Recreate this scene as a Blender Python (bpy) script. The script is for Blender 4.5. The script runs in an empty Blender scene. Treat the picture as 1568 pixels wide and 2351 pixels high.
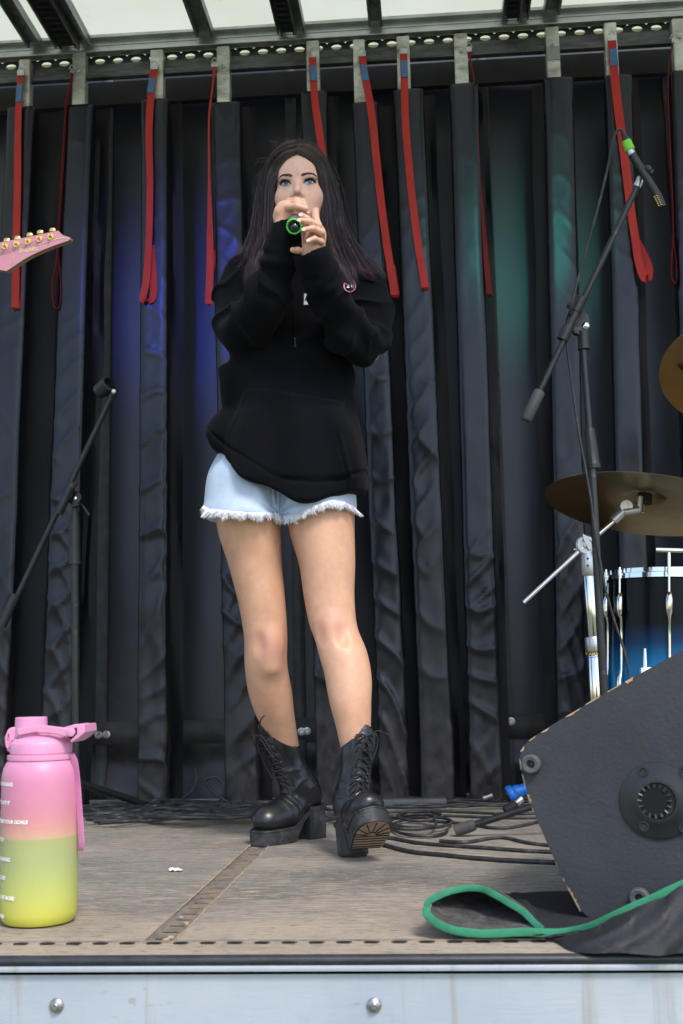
import bpy, bmesh, math, random
import numpy as np
from mathutils import Vector, Matrix, noise
random.seed(7); rng = np.random.default_rng(7)
PI = math.pi
SC = bpy.context.scene
COL = SC.collection

# ------------------------------------------------------------------ camera
FPX, W, H = 2700.0, 1568.0, 2351.5
CAM = np.array([0.0, 0.0, 0.385])
YAW, PIT, ROL = math.radians(4.23), math.radians(8.27), math.radians(1.22)
F0 = np.array([-math.sin(YAW), math.cos(YAW), 0]); R0 = np.array([math.cos(YAW), math.sin(YAW), 0]); Z0 = np.array([0, 0, 1.0])
FW = F0*math.cos(PIT) + Z0*math.sin(PIT); U0 = Z0*math.cos(PIT) - F0*math.sin(PIT)
RT = R0*math.cos(ROL) - U0*math.sin(ROL); UP = U0*math.cos(ROL) + R0*math.sin(ROL)
cam = bpy.data.objects.new('camera', bpy.data.cameras.new('camera')); COL.objects.link(cam)
M = Matrix(((RT[0], UP[0], -FW[0], CAM[0]), (RT[1], UP[1], -FW[1], CAM[1]), (RT[2], UP[2], -FW[2], CAM[2]), (0, 0, 0, 1)))
cam.matrix_world = M
cam.data.sensor_fit = 'VERTICAL'; cam.data.sensor_height = 36.0; cam.data.sensor_width = 24.0
cam.data.lens = 36.0*FPX/H
cam.data.clip_start = 0.05; cam.data.clip_end = 400
cam.data.dof.use_dof = True; cam.data.dof.focus_distance = 2.72; cam.data.dof.aperture_fstop = 8.0
SC.camera = cam

# ------------------------------------------------------------------ light
world = bpy.data.worlds.new('World'); SC.world = world; world.use_nodes = True
wn = world.node_tree.nodes; wn.clear()
sky = wn.new('ShaderNodeTexSky'); sky.sky_type = 'NISHITA'; sky.sun_disc = False
SUN_EL, SUN_AZ = math.radians(50), math.radians(152)     # azimuth clockwise from +Y; sun stands in front of the stage, to the right
sky.sun_elevation = SUN_EL; sky.sun_rotation = SUN_AZ
sky.air_density = 1.0; sky.dust_density = 1.5; sky.ozone_density = 1.0
bg = wn.new('ShaderNodeBackground'); bg.inputs['Strength'].default_value = 0.15
wo = wn.new('ShaderNodeOutputWorld')
world.node_tree.links.new(sky.outputs[0], bg.inputs[0]); world.node_tree.links.new(bg.outputs[0], wo.inputs[0])
sun = bpy.data.objects.new('sun', bpy.data.lights.new('sun', 'SUN')); COL.objects.link(sun)
sun.data.energy = 1.5; sun.data.angle = math.radians(14); sun.data.color = (1.0, .95, .88)
sd = Vector((math.sin(SUN_AZ)*math.cos(SUN_EL), math.cos(SUN_AZ)*math.cos(SUN_EL), math.sin(SUN_EL)))
sun.rotation_euler = sd.to_track_quat('Z', 'Y').to_euler(); sun.location = (2, -3, 6)
SC.view_settings.view_transform = 'Standard'; SC.view_settings.look = 'None'
SC.view_settings.gamma = 1.0; SC.view_settings.exposure = 0.95
SC.render.engine = 'CYCLES'; SC.cycles.use_denoising = True
SC.cycles.max_bounces = 8; SC.cycles.transparent_max_bounces = 12
SC.cycles.sample_clamp_indirect = 4.0

# ------------------------------------------------------------------ pixel helpers (photo shown 1568 wide)
def ray(px, py): return FW + (px-W/2)/FPX*RT - (py-H/2)/FPX*UP
def P(px, py, Y): d = ray(px, py); return Vector(CAM + d*(Y/d[1]))
def PF(px, py, z=0.0): d = ray(px, py); return Vector(CAM + d*((z-CAM[2])/d[2]))
def PP(px, py, o, n):
    d = ray(px, py); o = np.array(o); n = np.array(n); return Vector(CAM + d*(((o-CAM)@n)/(d@n)))
def px2m(Y): return Y/FPX
def proj(p):
    v = np.array(p)-CAM; return W/2+FPX*(v@RT)/(v@FW), H/2-FPX*(v@UP)/(v@FW)

# ------------------------------------------------------------------ object helpers
def tag(o, label=None, cat=None, group=None, kind=None):
    if label: o['label'] = label
    if cat: o['category'] = cat
    if group: o['group'] = group
    if kind: o['kind'] = kind
    return o
def thing(name, label, cat, loc=(0, 0, 0), group=None):
    o = bpy.data.objects.new(name, None); COL.objects.link(o); o.location = loc
    o.empty_display_size = .1
    return tag(o, label, cat, group)
def addm(name, me, m, parent=None, smooth=False, label=None):
    o = bpy.data.objects.new(name, me); COL.objects.link(o)
    if m is not None:
        for mm in (m if isinstance(m, (list, tuple)) else [m]): me.materials.append(mm)
    if smooth: me.shade_smooth()
    if parent is not None:
        o.parent = parent
        o.matrix_parent_inverse = world_of(parent).inverted()
    if label: o['label'] = label
    return o
def world_of(o):
    m = o.matrix_basis.copy()
    p = o
    while p.parent is not None:
        m = p.parent.matrix_basis @ p.matrix_parent_inverse @ m if False else (p.parent.matrix_basis @ p.matrix_parent_inverse @ m)
        p = p.parent
    return m
def mesh_np(name, V, Fq):
    V = np.asarray(V, dtype=np.float32); Fq = np.asarray(Fq, dtype=np.int32)
    me = bpy.data.meshes.new(name)
    n, k = Fq.shape
    me.vertices.add(len(V)); me.vertices.foreach_set('co', V.ravel())
    me.loops.add(n*k); me.loops.foreach_set('vertex_index', Fq.ravel())
    me.polygons.add(n); me.polygons.foreach_set('loop_start', np.arange(0, n*k, k, dtype=np.int32))
    me.update(calc_edges=True); me.validate(); return me

class MB:
    """collects shapes, becomes one mesh"""
    def __init__(s): s.v = []; s.f = []; s.mi = []
    def add(s, vs, fs, mi=0):
        b = len(s.v); s.v += [tuple(v) for v in vs]; s.f += [tuple(i+b for i in f) for f in fs]; s.mi += [mi]*len(fs); return s
    def box(s, c, d, rot=None, bev=0.0, mi=0):
        bm = bmesh.new(); bmesh.ops.create_cube(bm, size=1.0)
        bmesh.ops.scale(bm, vec=d, verts=bm.verts)
        if bev > 0: bmesh.ops.bevel(bm, geom=bm.edges[:], offset=bev, segments=2, affect='EDGES', profile=.6)
        T = Matrix.Translation(c) @ (rot.to_4x4() if rot is not None else Matrix())
        bmesh.ops.transform(bm, matrix=T, verts=bm.verts)
        s.bm(bm, mi); return s
    def bm(s, bm, mi=0):
        bm.verts.ensure_lookup_table(); bm.verts.index_update()
        s.add([v.co[:] for v in bm.verts], [[v.index for v in f.verts] for f in bm.faces], mi); bm.free()
    def tube(s, pts, r, n=10, mi=0, cap=True, flat=None, smooth=0):
        pts = [Vector(p) for p in pts]
        rr = list(r) if hasattr(r, '__len__') else [r]*len(pts)
        if smooth: pts, rr = catmull(pts, rr, smooth)
        N = len(pts); up = None; V = []
        for i in range(N):
            t = (pts[min(i+1, N-1)]-pts[max(i-1, 0)])
            t = t.normalized() if t.length > 1e-9 else Vector((0, 0, 1))
            if up is None:
                up = Vector((0, 0, 1)) if abs(t.z) < .9 else Vector((0, 1, 0))
            a = t.cross(up)
            if a.length < 1e-6: a = t.orthogonal()
            a.normalize(); b = a.cross(t).normalized(); up = b
            for k in range(n):
                w = 2*PI*k/n; V.append(pts[i] + a*(math.cos(w)*rr[i]) + b*(math.sin(w)*rr[i]))
        Fs = [(i*n+k, i*n+(k+1) % n, (i+1)*n+(k+1) % n, (i+1)*n+k) for i in range(N-1) for k in range(n)]
        if cap: Fs += [tuple(range(n))[::-1], tuple((N-1)*n+k for k in range(n))]
        return s.add(V, Fs, mi)
    def lathe(s, prof, o=(0, 0, 0), axis=(0, 0, 1), n=32, mi=0, cap=True):
        ax = Vector(axis).normalized(); a = ax.orthogonal().normalized(); b = ax.cross(a); o = Vector(o)
        V = [o + ax*h + (a*math.cos(2*PI*k/n)+b*math.sin(2*PI*k/n))*r for r, h in prof for k in range(n)]
        N = len(prof)
        Fs = [(i*n+k, i*n+(k+1) % n, (i+1)*n+(k+1) % n, (i+1)*n+k) for i in range(N-1) for k in range(n)]
        if cap: Fs += [tuple(range(n))[::-1], tuple((N-1)*n+k for k in range(n))]
        return s.add(V, Fs, mi)
    def ball(s, c, r, n=16, mi=0, sc=(1, 1, 1)):
        c = Vector(c); V = []; m = n//2
        for i in range(1, m):
            for k in range(n):
                t = PI*i/m; w = 2*PI*k/n
                V.append(c+Vector((math.sin(t)*math.cos(w)*sc[0], math.sin(t)*math.sin(w)*sc[1], math.cos(t)*sc[2]))*r)
        V += [c+Vector((0, 0, r*sc[2])), c-Vector((0, 0, r*sc[2]))]; T = len(V)-2
        Fs = [(i*n+k, (i+1)*n+k, (i+1)*n+(k+1) % n, i*n+(k+1) % n) for i in range(m-2) for k in range(n)]
        Fs += [(T, k, (k+1) % n) for k in range(n)] + [(T+1, (m-2)*n+(k+1) % n, (m-2)*n+k) for k in range(n)]
        return s.add(V, Fs, mi)
    def prism(s, poly, vec, mi=0, side=None):
        """poly: list of 3D points, extruded along vec"""
        n = len(poly); poly = [Vector(p) for p in poly]; vec = Vector(vec)
        V = poly + [p+vec for p in poly]
        s.add(V, [tuple(range(n))[::-1]], mi); b = len(s.v)-2*n
        s.f.append(tuple(b+n+k for k in range(n))); s.mi.append(mi)
        for k in range(n):
            s.f.append((b+k, b+(k+1) % n, b+n+(k+1) % n, b+n+k)); s.mi.append(mi if side is None else side)
        return s
    def strip(s, A, B, mi=0):
        n = len(A); return s.add(list(A)+list(B), [(i, i+1, n+i+1, n+i) for i in range(n-1)], mi)
    def build(s, name, m, parent=None, smooth=True, label=None, angle=40, bev=0):
        me = bpy.data.meshes.new(name); me.from_pydata(s.v, [], s.f)
        me.update()
        o = addm(name, me, m, parent, False, label)
        if any(s.mi): me.polygons.foreach_set('material_index', s.mi)
        bm = bmesh.new(); bm.from_mesh(me); bmesh.ops.recalc_face_normals(bm, faces=bm.faces)
        if smooth:
            for e in bm.edges:
                if len(e.link_faces) == 2 and e.calc_face_angle(0) > math.radians(angle): e.smooth = False
            for f in bm.faces: f.smooth = True
        bm.to_mesh(me); bm.free(); me.update()
        if bev:
            md = o.modifiers.new('bevel', 'BEVEL'); md.width = bev; md.segments = 2; md.limit_method = 'ANGLE'
        return o
def catmull(pts, rr, k):
    out = []; ro = []; n = len(pts)
    for i in range(n-1):
        p0, p1, p2, p3 = pts[max(i-1, 0)], pts[i], pts[i+1], pts[min(i+2, n-1)]
        for j in range(k):
            t = j/k
            out.append(.5*((2*p1)+(p2-p0)*t+(2*p0-5*p1+4*p2-p3)*t*t+(3*p1-p0-3*p2+p3)*t**3)); ro.append(rr[i]*(1-t)+rr[i+1]*t)
    out.append(pts[-1]); ro.append(rr[-1]); return out, ro

# ------------------------------------------------------------------ materials
def new_mat(name):
    m = bpy.data.materials.new(name); m.use_nodes = True; nt = m.node_tree
    b = nt.nodes.get('Principled BSDF'); return m, nt, b
def coords(nt, scale=(1, 1, 1), out='Object'):
    tc = nt.nodes.new('ShaderNodeTexCoord'); mp = nt.nodes.new('ShaderNodeMapping')
    mp.inputs['Scale'].default_value = scale; nt.links.new(tc.outputs[out], mp.inputs[0]); return mp.outputs[0]
def noise_n(nt, vec, scale, detail=4, rough=.55):
    n = nt.nodes.new('ShaderNodeTexNoise'); n.inputs['Scale'].default_value = scale; n.inputs['Detail'].default_value = detail
    n.inputs['Roughness'].default_value = rough; nt.links.new(vec, n.inputs['Vector']); return n.outputs[0]
def ramp(nt, fac, stops, mode='LINEAR'):
    r = nt.nodes.new('ShaderNodeValToRGB'); r.color_ramp.interpolation = mode; nt.links.new(fac, r.inputs[0])
    el = r.color_ramp.elements
    while len(el) < len(stops): el.new(.5)
    for e, (p, c) in zip(el, stops):
        e.position = p; e.color = (c, c, c, 1) if not hasattr(c, '__len__') else (*c[:3], 1)
    return r.outputs[0]
def mixc(nt, fac, a, b, mode='MIX'):
    n = nt.nodes.new('ShaderNodeMix'); n.data_type = 'RGBA'; n.blend_type = mode
    for s, v in ((0, fac), (6, a), (7, b)):
        if hasattr(v, 'is_linked'): nt.links.new(v, n.inputs[s])
        else: n.inputs[s].default_value = v if s == 0 else (*v[:3], 1)
    return n.outputs[2]
def math_n(nt, op, a, b=None):
    n = nt.nodes.new('ShaderNodeMath'); n.operation = op
    for i, v in enumerate((a, b)):
        if v is None: continue
        if hasattr(v, 'is_linked'): nt.links.new(v, n.inputs[i])
        else: n.inputs[i].default_value = v
    return n.outputs[0]
def bump(nt, b, h, strength, dist=.01, chain=None):
    n = nt.nodes.new('ShaderNodeBump'); n.inputs['Strength'].default_value = strength; n.inputs['Distance'].default_value = dist
    nt.links.new(h, n.inputs['Height'])
    if chain is not None: nt.links.new(chain, n.inputs['Normal'])
    nt.links.new(n.outputs[0], b.inputs['Normal']); return n.outputs[0]
def mat(name, base, rough=.5, metal=0., var=.0, vs=8., vsc=(1, 1, 1), bs=0., bstr=.3, bd=.002, spec=.5, rv=0., dirt=None, coat=0.):
    """plain procedural material: colour varied by noise, roughness varied, fine bump, optional dirt (colour, amount)"""
    m, nt, b = new_mat(name)
    b.inputs['Metallic'].default_value = metal; b.inputs['Roughness'].default_value = rough
    b.inputs['Specular IOR Level'].default_value = spec; b.inputs['Coat Weight'].default_value = coat
    vec = coords(nt, vsc); n1 = noise_n(nt, vec, vs, 5, .6)
    lo = [max(0, c*(1-var)) for c in base]; hi = [min(1, c*(1+var)) for c in base]
    col = ramp(nt, n1, [(.3, lo), (.7, hi)])
    if dirt:
        n2 = noise_n(nt, vec, vs*.6, 8, .7); f = ramp(nt, n2, [(.62-dirt[1]*.35, 0.), (.8-dirt[1]*.2, 1.)])
        col = mixc(nt, f, col, dirt[0])
    nt.links.new(col, b.inputs['Base Color'])
    if rv:
        n3 = noise_n(nt, vec, vs*1.7, 6, .7); rr = ramp(nt, n3, [(.3, max(0, rough-rv)), (.7, min(1, rough+rv))]); nt.links.new(rr, b.inputs['Roughness'])
    if bs: bump(nt, b, noise_n(nt, coords(nt), bs, 5, .6), bstr, bd)
    return m
# ------------------------------------------------------------------ implicit surfaces -> one continuous mesh
def f_ball(p, a): return np.linalg.norm(p-a[0], axis=-1)-a[1]
def f_ell(p, a):
    q = p-a[0]
    if len(a) > 2: q = q@a[2]
    k0 = np.linalg.norm(q/a[1], axis=-1); k1 = np.linalg.norm(q/(a[1]*a[1]), axis=-1)+1e-9
    return k0*(k0-1)/k1
def f_cap(p, a):
    A, B, r1, r2 = a; ba = B-A; pa = p-A
    h = np.clip((pa@ba)/max(ba@ba, 1e-9), 0, 1)
    return np.linalg.norm(pa-h[..., None]*ba, axis=-1)-(r1+(r2-r1)*h)
def f_fun(p, a): return a[0](p)
class SDF:
    def __init__(s): s.pr = []; s.disp = None
    def _a(s, f, a, k, sub): s.pr.append((f, a, k, sub)); return s
    def ball(s, c, r, k=.01, sub=False): return s._a(f_ball, (np.array(c, float), r), k, sub)
    def ell(s, c, r, k=.01, sub=False, rot=None):
        a = (np.array(c, float), np.array(r, float))
        if rot is not None: a = a+(np.array(rot, float),)
        return s._a(f_ell, a, k, sub)
    def cap(s, A, B, r1, r2=None, k=.01, sub=False):
        return s._a(f_cap, (np.array(A, float), np.array(B, float), r1, r1 if r2 is None else r2), k, sub)
    def chain(s, pts, rr, k=.01):
        for i in range(len(pts)-1): s.cap(pts[i], pts[i+1], rr[i], rr[i+1], k)
        return s
    def fun(s, fn, k=.01, sub=False): return s._a(f_fun, (fn,), k, sub)
    def ev(s, p, keep=None):
        d = None
        for i, (f, a, k, sub) in enumerate(s.pr):
            if keep is not None and not keep[i]: continue
            v = f(p, a)
            if sub:
                if d is None: continue
                h = np.maximum(k-np.abs(d+v), 0)/k if k > 0 else 0
                d = np.maximum(d, -v)+h*h*k*.25
            elif d is None: d = v
            else:
                h = np.maximum(k-np.abs(d-v), 0)/k
                d = np.minimum(d, v)-h*h*k*.25
        if d is None: d = np.full(p.shape[:-1], 1.0)
        if s.disp is not None: d = d-s.disp(p, d)
        return d
    def mesh(s, name, lo, hi, vox, B=12, marg=.006):
        lo = np.array(lo, float); hi = np.array(hi, float)
        nb = np.ceil((hi-lo)/(vox*B)).astype(int); n = nb*B
        G = np.empty(tuple(n), np.float32)
        ci = np.stack(np.meshgrid(*[np.arange(k) for k in nb], indexing='ij'), -1).reshape(-1, 3)
        cc = lo+(ci*B+(B-1)/2)*vox; hd = vox*B*.5*1.7321
        vals = np.array([f(cc, a) for f, a, k, sub in s.pr])
        full = s.ev(cc)
        un = np.array([not q[3] for q in s.pr]); mn = vals[un].min(0)
        act = (np.abs(full) < hd*1.35+marg) | (np.abs(mn) < hd*1.35+marg)
        ks = np.array([q[2] for q in s.pr])
        o = np.stack(np.meshgrid(*[np.arange(B)]*3, indexing='ij'), -1)*vox
        for i in range(len(ci)):
            x, y, z = ci[i]*B
            if not act[i]: G[x:x+B, y:y+B, z:z+B] = np.sign(full[i]); continue
            keep = np.where(un, vals[:, i] < mn[i]+2*hd*1.3+ks, vals[:, i] < hd*1.3+ks+.004)
            G[x:x+B, y:y+B, z:z+B] = s.ev(lo+ci[i]*B*vox+o, keep)
        V, Fc = surfnets(G); V = V*vox+lo
        return V, Fc
def surfnets(G):
    S = G < 0
    c = [S[i:S.shape[0]-1+i, j:S.shape[1]-1+j, k:S.shape[2]-1+k] for i in (0, 1) for j in (0, 1) for k in (0, 1)]
    anyv = c[0].copy(); allv = c[0].copy()
    for q in c[1:]: anyv |= q; allv &= q
    mix = anyv & ~allv; del anyv, allv
    idx = np.argwhere(mix); shp = mix.shape
    flat = (idx[:, 0]*shp[1]+idx[:, 1])*shp[2]+idx[:, 2]
    acc = np.zeros((len(idx), 3)); cnt = np.zeros(len(idx))
    cor = [(i, j, k) for i in (0, 1) for j in (0, 1) for k in (0, 1)]
    gv = {q: G[idx[:, 0]+q[0], idx[:, 1]+q[1], idx[:, 2]+q[2]].astype(float) for q in cor}
    for a in cor:
        for ax in range(3):
            if a[ax]: continue
            b = list(a); b[ax] = 1; b = tuple(b)
            va, vb = gv[a], gv[b]; m = (va < 0) != (vb < 0)
            t = va[m]/(va[m]-vb[m]); p = np.tile(np.array(a, float), (m.sum(), 1)); p[:, ax] += t
            acc[m] += p; cnt[m] += 1
    V = idx+acc/cnt[:, None]
    Fs = []
    for ax in range(3):
        s0 = [slice(1, -1)]*3; s1 = [slice(1, -1)]*3; s0[ax] = slice(0, -1); s1[ax] = slice(1, None)
        A = S[tuple(s0)]; Bq = S[tuple(s1)]; ch = np.argwhere(A != Bq)
        sg = A[tuple(ch.T)]
        off = np.ones(3, int); off[ax] = 0; e = ch+off
        u, v = (ax+1) % 3, (ax+2) % 3; du = np.zeros(3, int); dv = np.zeros(3, int); du[u] = 1; dv[v] = 1
        q = [e-du-dv, e-dv, e, e-du]
        q = [np.searchsorted(flat, (w[:, 0]*shp[1]+w[:, 1])*shp[2]+w[:, 2]) for w in q]
        f = np.stack(q, 1); f[~sg] = f[~sg][:, ::-1]; Fs.append(f)
    return V, np.concatenate(Fs)
def vnoise(p, s, seed=0):
    """cheap smooth value noise, numpy, ~[-1,1]"""
    q = p*s+seed*17.31; i = np.floor(q).astype(np.int64); f = q-i; f = f*f*(3-2*f)
    def h(x, y, z):
        n = (x*374761393+y*668265263+z*2147483647+seed*974711) & 0xffffffff
        n = ((n ^ (n >> 13))*1274126177) & 0xffffffff; return ((n ^ (n >> 16)) & 0xffff)/32767.5-1
    X, Y, Z = i[..., 0], i[..., 1], i[..., 2]; fx, fy, fz = f[..., 0], f[..., 1], f[..., 2]
    l = lambda a, b, t: a+(b-a)*t
    return l(l(l(h(X, Y, Z), h(X+1, Y, Z), fx), l(h(X, Y+1, Z), h(X+1, Y+1, Z), fx), fy),
             l(l(h(X, Y, Z+1), h(X+1, Y, Z+1), fx), l(h(X, Y+1, Z+1), h(X+1, Y+1, Z+1), fx), fy), fz)

from mathutils.bvhtree import BVHTree
class Caster:
    def __init__(s, V, F): s.t = BVHTree.FromPolygons(V.tolist(), F.tolist())
    def cast(s, o, d, off=0.0):
        d = Vector(d).normalized(); h = s.t.ray_cast(Vector(o), d)
        return None if h[0] is None else h[0]-d*off
    def px(s, x, y, off=0.0):
        h = s.cast(CAM, ray(x, y), off); return h
def zlimb(rows, ky=1.05):
    """limb given by photo rows (px, py, dy, radius px): exact silhouette, smooth in between"""
    Z = []; X = []; Y = []; R = []
    for x, y, dy, r in rows:
        p = P(x, y, YP+dy); Z.append(p.z); X.append(p.x); Y.append(p.y); R.append(r*px2m(YP+dy))
    o = np.argsort(Z); Z, X, Y, R = [np.array(a)[o] for a in (Z, X, Y, R)]
    zf = np.linspace(Z[0], Z[-1], 200)
    def cub(v):
        m = np.gradient(v, Z); i = np.clip(np.searchsorted(Z, zf)-1, 0, len(Z)-2); h = Z[i+1]-Z[i]; t = (zf-Z[i])/h
        return (2*t**3-3*t**2+1)*v[i]+(t**3-2*t**2+t)*h*m[i]+(-2*t**3+3*t**2)*v[i+1]+(t**3-t**2)*h*m[i+1]
    Xf, Yf, Rf = cub(X), cub(Y), cub(R)
    def fn(p):
        z = p[..., 2]; cx = np.interp(z, zf, Xf); cy = np.interp(z, zf, Yf); r = np.interp(z, zf, Rf)
        d = np.sqrt((p[..., 0]-cx)**2+((p[..., 1]-cy)/ky)**2)-r
        e = np.maximum(zf[0]-z, z-zf[-1]); return np.maximum(d, e)
    return fn
# ================================================================== SETTING
YF, YB, YC = PF(784, 2190).y, 3.83, 4.11
# ---- ground outside
def mk_grass():
    m, nt, b = new_mat('grass_ground'); v = coords(nt)
    c = ramp(nt, noise_n(nt, v, 2.5, 8, .7), [(.3, (.10, .13, .05)), (.7, (.20, .22, .10))]); nt.links.new(c, b.inputs['Base Color'])
    b.inputs['Roughness'].default_value = .95; return m
g = MB(); g.add([(-80, -80, -1.25), (80, -80, -1.25), (80, 80, -1.25), (-80, 80, -1.25)], [(0, 1, 2, 3)])
tag(g.build('ground', mk_grass()), kind='structure')

# ---- deck: worn plywood with dark anti-slip mesh
def mk_deck():
    m, nt, b = new_mat('worn_deck'); v = coords(nt, (1.3, 9, 1)); v2 = coords(nt)
    broad = noise_n(nt, coords(nt, (.8, 1.6, 1)), 2.2, 6, .6)
    grain = noise_n(nt, coords(nt, (2.5, 60, 1)), 2.2, 6, .65)
    base = ramp(nt, broad, [(.30, (.125, .119, .112)), (.5, (.225, .208, .188)), (.70, (.34, .305, .26))])
    g2 = ramp(nt, grain, [(.3, .50), (.7, 1.40)])
    col = mixc(nt, 1.0, base, g2, 'MULTIPLY')
    # wear near the front edge: bare tan wood
    sep = nt.nodes.new('ShaderNodeSeparateXYZ'); nt.links.new(v2, sep.inputs[0])
    yv = math_n(nt, 'ADD', sep.outputs[1], math_n(nt, 'MULTIPLY', noise_n(nt, coords(nt, (1, 3, 1)), 3, 5, .6), .7))
    wear = ramp(nt, math_n(nt, 'MULTIPLY', yv, .3), [(.60, 1.), (.76, 0.)])
    col = mixc(nt, math_n(nt, 'MULTIPLY', wear, .8), col, (.46, .36, .26))
    # pale gouges along the sheet
    gz = noise_n(nt, coords(nt, (4, 38, 1)), 3.1, 3, .5); gm = ramp(nt, gz, [(.555, 0.), (.60, 1.)])
    gm = math_n(nt, 'MULTIPLY', gm, ramp(nt, noise_n(nt, v2, 1.7, 4, .6), [(.4, 0.), (.6, 1.)]))
    col = mixc(nt, math_n(nt, 'MULTIPLY', gm, .95), col, (.52, .42, .31))
    bl = noise_n(nt, coords(nt, (6, 16, 1)), 3.3, 5, .6)
    col = mixc(nt, ramp(nt, bl, [(.62, 0.), (.74, .75)]), col, (.06, .055, .05))
    for (sx, sy, sc_, lo_, co_, am) in ((9, 70, 2.3, .575, (.46, .37, .27), .8), (5, 30, 7., .59, (.05, .047, .043), .8), (14, 22, 6., .60, (.40, .33, .25), .7)):
        g3 = noise_n(nt, coords(nt, (sx, sy, 1)), sc_, 5, .65); col = mixc(nt, ramp(nt, g3, [(lo_-.02, 0.), (lo_+.03, am)]), col, co_)
    # anti-slip wire mesh print
    wx = nt.nodes.new('ShaderNodeTexWave'); wx.inputs['Scale'].default_value = 130; wx.inputs['Distortion'].default_value = .4; wx.bands_direction = 'X'; nt.links.new(v2, wx.inputs[0])
    wy = nt.nodes.new('ShaderNodeTexWave'); wy.inputs['Scale'].default_value = 105; wy.inputs['Distortion'].default_value = .4; wy.bands_direction = 'Y'; nt.links.new(v2, wy.inputs[0])
    me_ = math_n(nt, 'MULTIPLY', wx.outputs[1], wy.outputs[1])
    col = mixc(nt, math_n(nt, 'MULTIPLY', me_, .38), col, (.05, .05, .05))
    nt.links.new(col, b.inputs['Base Color']); b.inputs['Roughness'].default_value = .72
    bn = bump(nt, b, grain, .35, .003); bump(nt, b, me_, .3, .002, bn); return m
m_deck = mk_deck()
xc = PF(358, 2168).x; hw = .024; ysl = PF(784, 2165).y       # channel strip centre, slot line
sl_w = .0065
dk = MB()
def slab(x0, x1, y0, y1, z1=0.0, z0=-.028): dk.box(((x0+x1)/2, (y0+y1)/2, (z0+z1)/2), (x1-x0, y1-y0, z1-z0))
slab(-5, xc-hw, ysl+.008, 4.5); slab(xc+hw, 5, ysl+.008, 4.5)
# front strip carries lens-shaped slots: built as a strip with openings
x0, x1 = -1.6, 1.6; pit = abs(PF(558, 2166).x-PF(496, 2166).x)
slab(-5, x0, YF, ysl+.008); slab(x1, 5, YF, ysl+.008); slab(x0, x1, YF, ysl-.006)
k0 = PF(50, 2167).x; k0 -= pit*math.ceil((k0-x0)/pit)
xx = k0; V = []; prev = x0
while xx < x1:
    a = .010
    if xx-a > prev: slab(prev, xx-a, ysl-.006, ysl+.008)
    prev = xx+a; xx += pit
slab(prev, x1, ysl-.006, ysl+.008)
deck = tag(dk.build('stage_floor', m_deck, smooth=False), kind='structure')
# black lens discs over the front slots, painting the shade inside them
sl = MB(); x = k0
while x < x1:
    n_ = 14; ring = [(x+.0125*math.cos(2*PI*k/n_), ysl+.001+.0068*math.sin(2*PI*k/n_)*(1 if math.sin(2*PI*k/n_) > 0 else .9), .0012) for k in range(n_)]
    sl.add(ring, [tuple(range(n_))]); x += pit
md = MB(); md.box((0, 3.1, -.034), (10, 2.68, .008)); md.build('floor_underside', mat('dark_underside', (.03, .027, .024), .9), deck)
sl_m = mat('slot_shade', (.004, .004, .004), .9)
q_ = sl.v; nsl = len(q_)//14
for i in range(nsl):
    q = MB(); q.add(q_[i*14:i*14+14], [tuple(range(14))]); q.build('slot', sl_m, deck)
# perforated steel channel let into the deck
m_ch = mat('dirty_channel', (.22, .205, .19), .6, .4, var=.4, vs=30, bs=90, bstr=.4, dirt=((.36, .27, .18), .6))
ch = MB(); zz = -.012
yy = ysl+.008
lx = [xc-hw+.0015, xc+hw-.0015]
for sx in (-1, 1):
    ch.box((xc+sx*(hw-.0045), (yy+4.45)/2, -.006), (.006, 4.45-yy, .008))
y = yy+.004
while y < 4.2:
    ch.box((xc, y+.012, -.004), (.040, .024, .004), rot=Matrix.Rotation(.0, 3, 'Z')); y += .050
for sx in (-1, 1): ch.box((xc+sx*.0175, (yy+4.3)/2, -.0046), (.009, 4.3-yy, .0035))
ch.build('floor_channel', m_ch, deck, smooth=False)
# dirt ridge lines along the channel
rd = MB()
for sx in (-1, 1):
    pts = [Vector((xc+sx*hw+random.uniform(-.0015, .0015), yy+i*.02, .0005)) for i in range(120)]
    rd.tube(pts, [random.uniform(.0008, .0022) for _ in pts], 6)
rd.build('dirt_line', mat('dry_mud', (.36, .27, .18), .95, var=.3, vs=40, bs=200, bstr=.8), deck)
# slightly raised lip behind the slots
lp = MB(); lp.box((0, ysl+.0105, .001), (3.3, .003, .003)); lp.build('edge_lip', m_ch, deck)

# ---- trailer: side rave, seal, roof, rails
trailer = thing('lorry_trailer', 'curtain sided lorry trailer forming the stage, pale translucent roof, grey aluminium side rail', 'trailer', (0, 3, -1.2))
def mk_alu():
    m, nt, b = new_mat('side_rail_metal'); v = coords(nt, (1, 1, 1))
    n = noise_n(nt, v, 3, 8, .7); c = ramp(nt, n, [(.3, (.38, .42, .49)), (.7, (.48, .52, .58))])
    st = noise_n(nt, coords(nt, (14, 1, .7)), 1.6, 4, .6); c = mixc(nt, ramp(nt, st, [(.56, 0.), (.68, .6)]), c, (.30, .25, .19))
    d = noise_n(nt, coords(nt, (3, 1, 12)), 4, 7, .7); c = mixc(nt, ramp(nt, d, [(.62, 0.), (.72, .6)]), c, (.20, .22, .25))
    sp = noise_n(nt, v, 38, 3, .5); c = mixc(nt, ramp(nt, sp, [(.70, 0.), (.76, .5)]), c, (.28, .25, .2))
    nt.links.new(c, b.inputs['Base Color']); b.inputs['Roughness'].default_value = .55; b.inputs['Metallic'].default_value = .25
    bump(nt, b, noise_n(nt, coords(nt, (1, 1, 6)), 25, 5, .6), .15, .002); return m
m_alu = mk_alu()
zt = P(784, 2214, YF-.004).z; zs = P(784, 2192, YF-.004).z
sr = MB(); sr.box((0, YF+.012, (zt-.45)/2-.0), (10, .03, .45+zt if False else .45))
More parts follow.
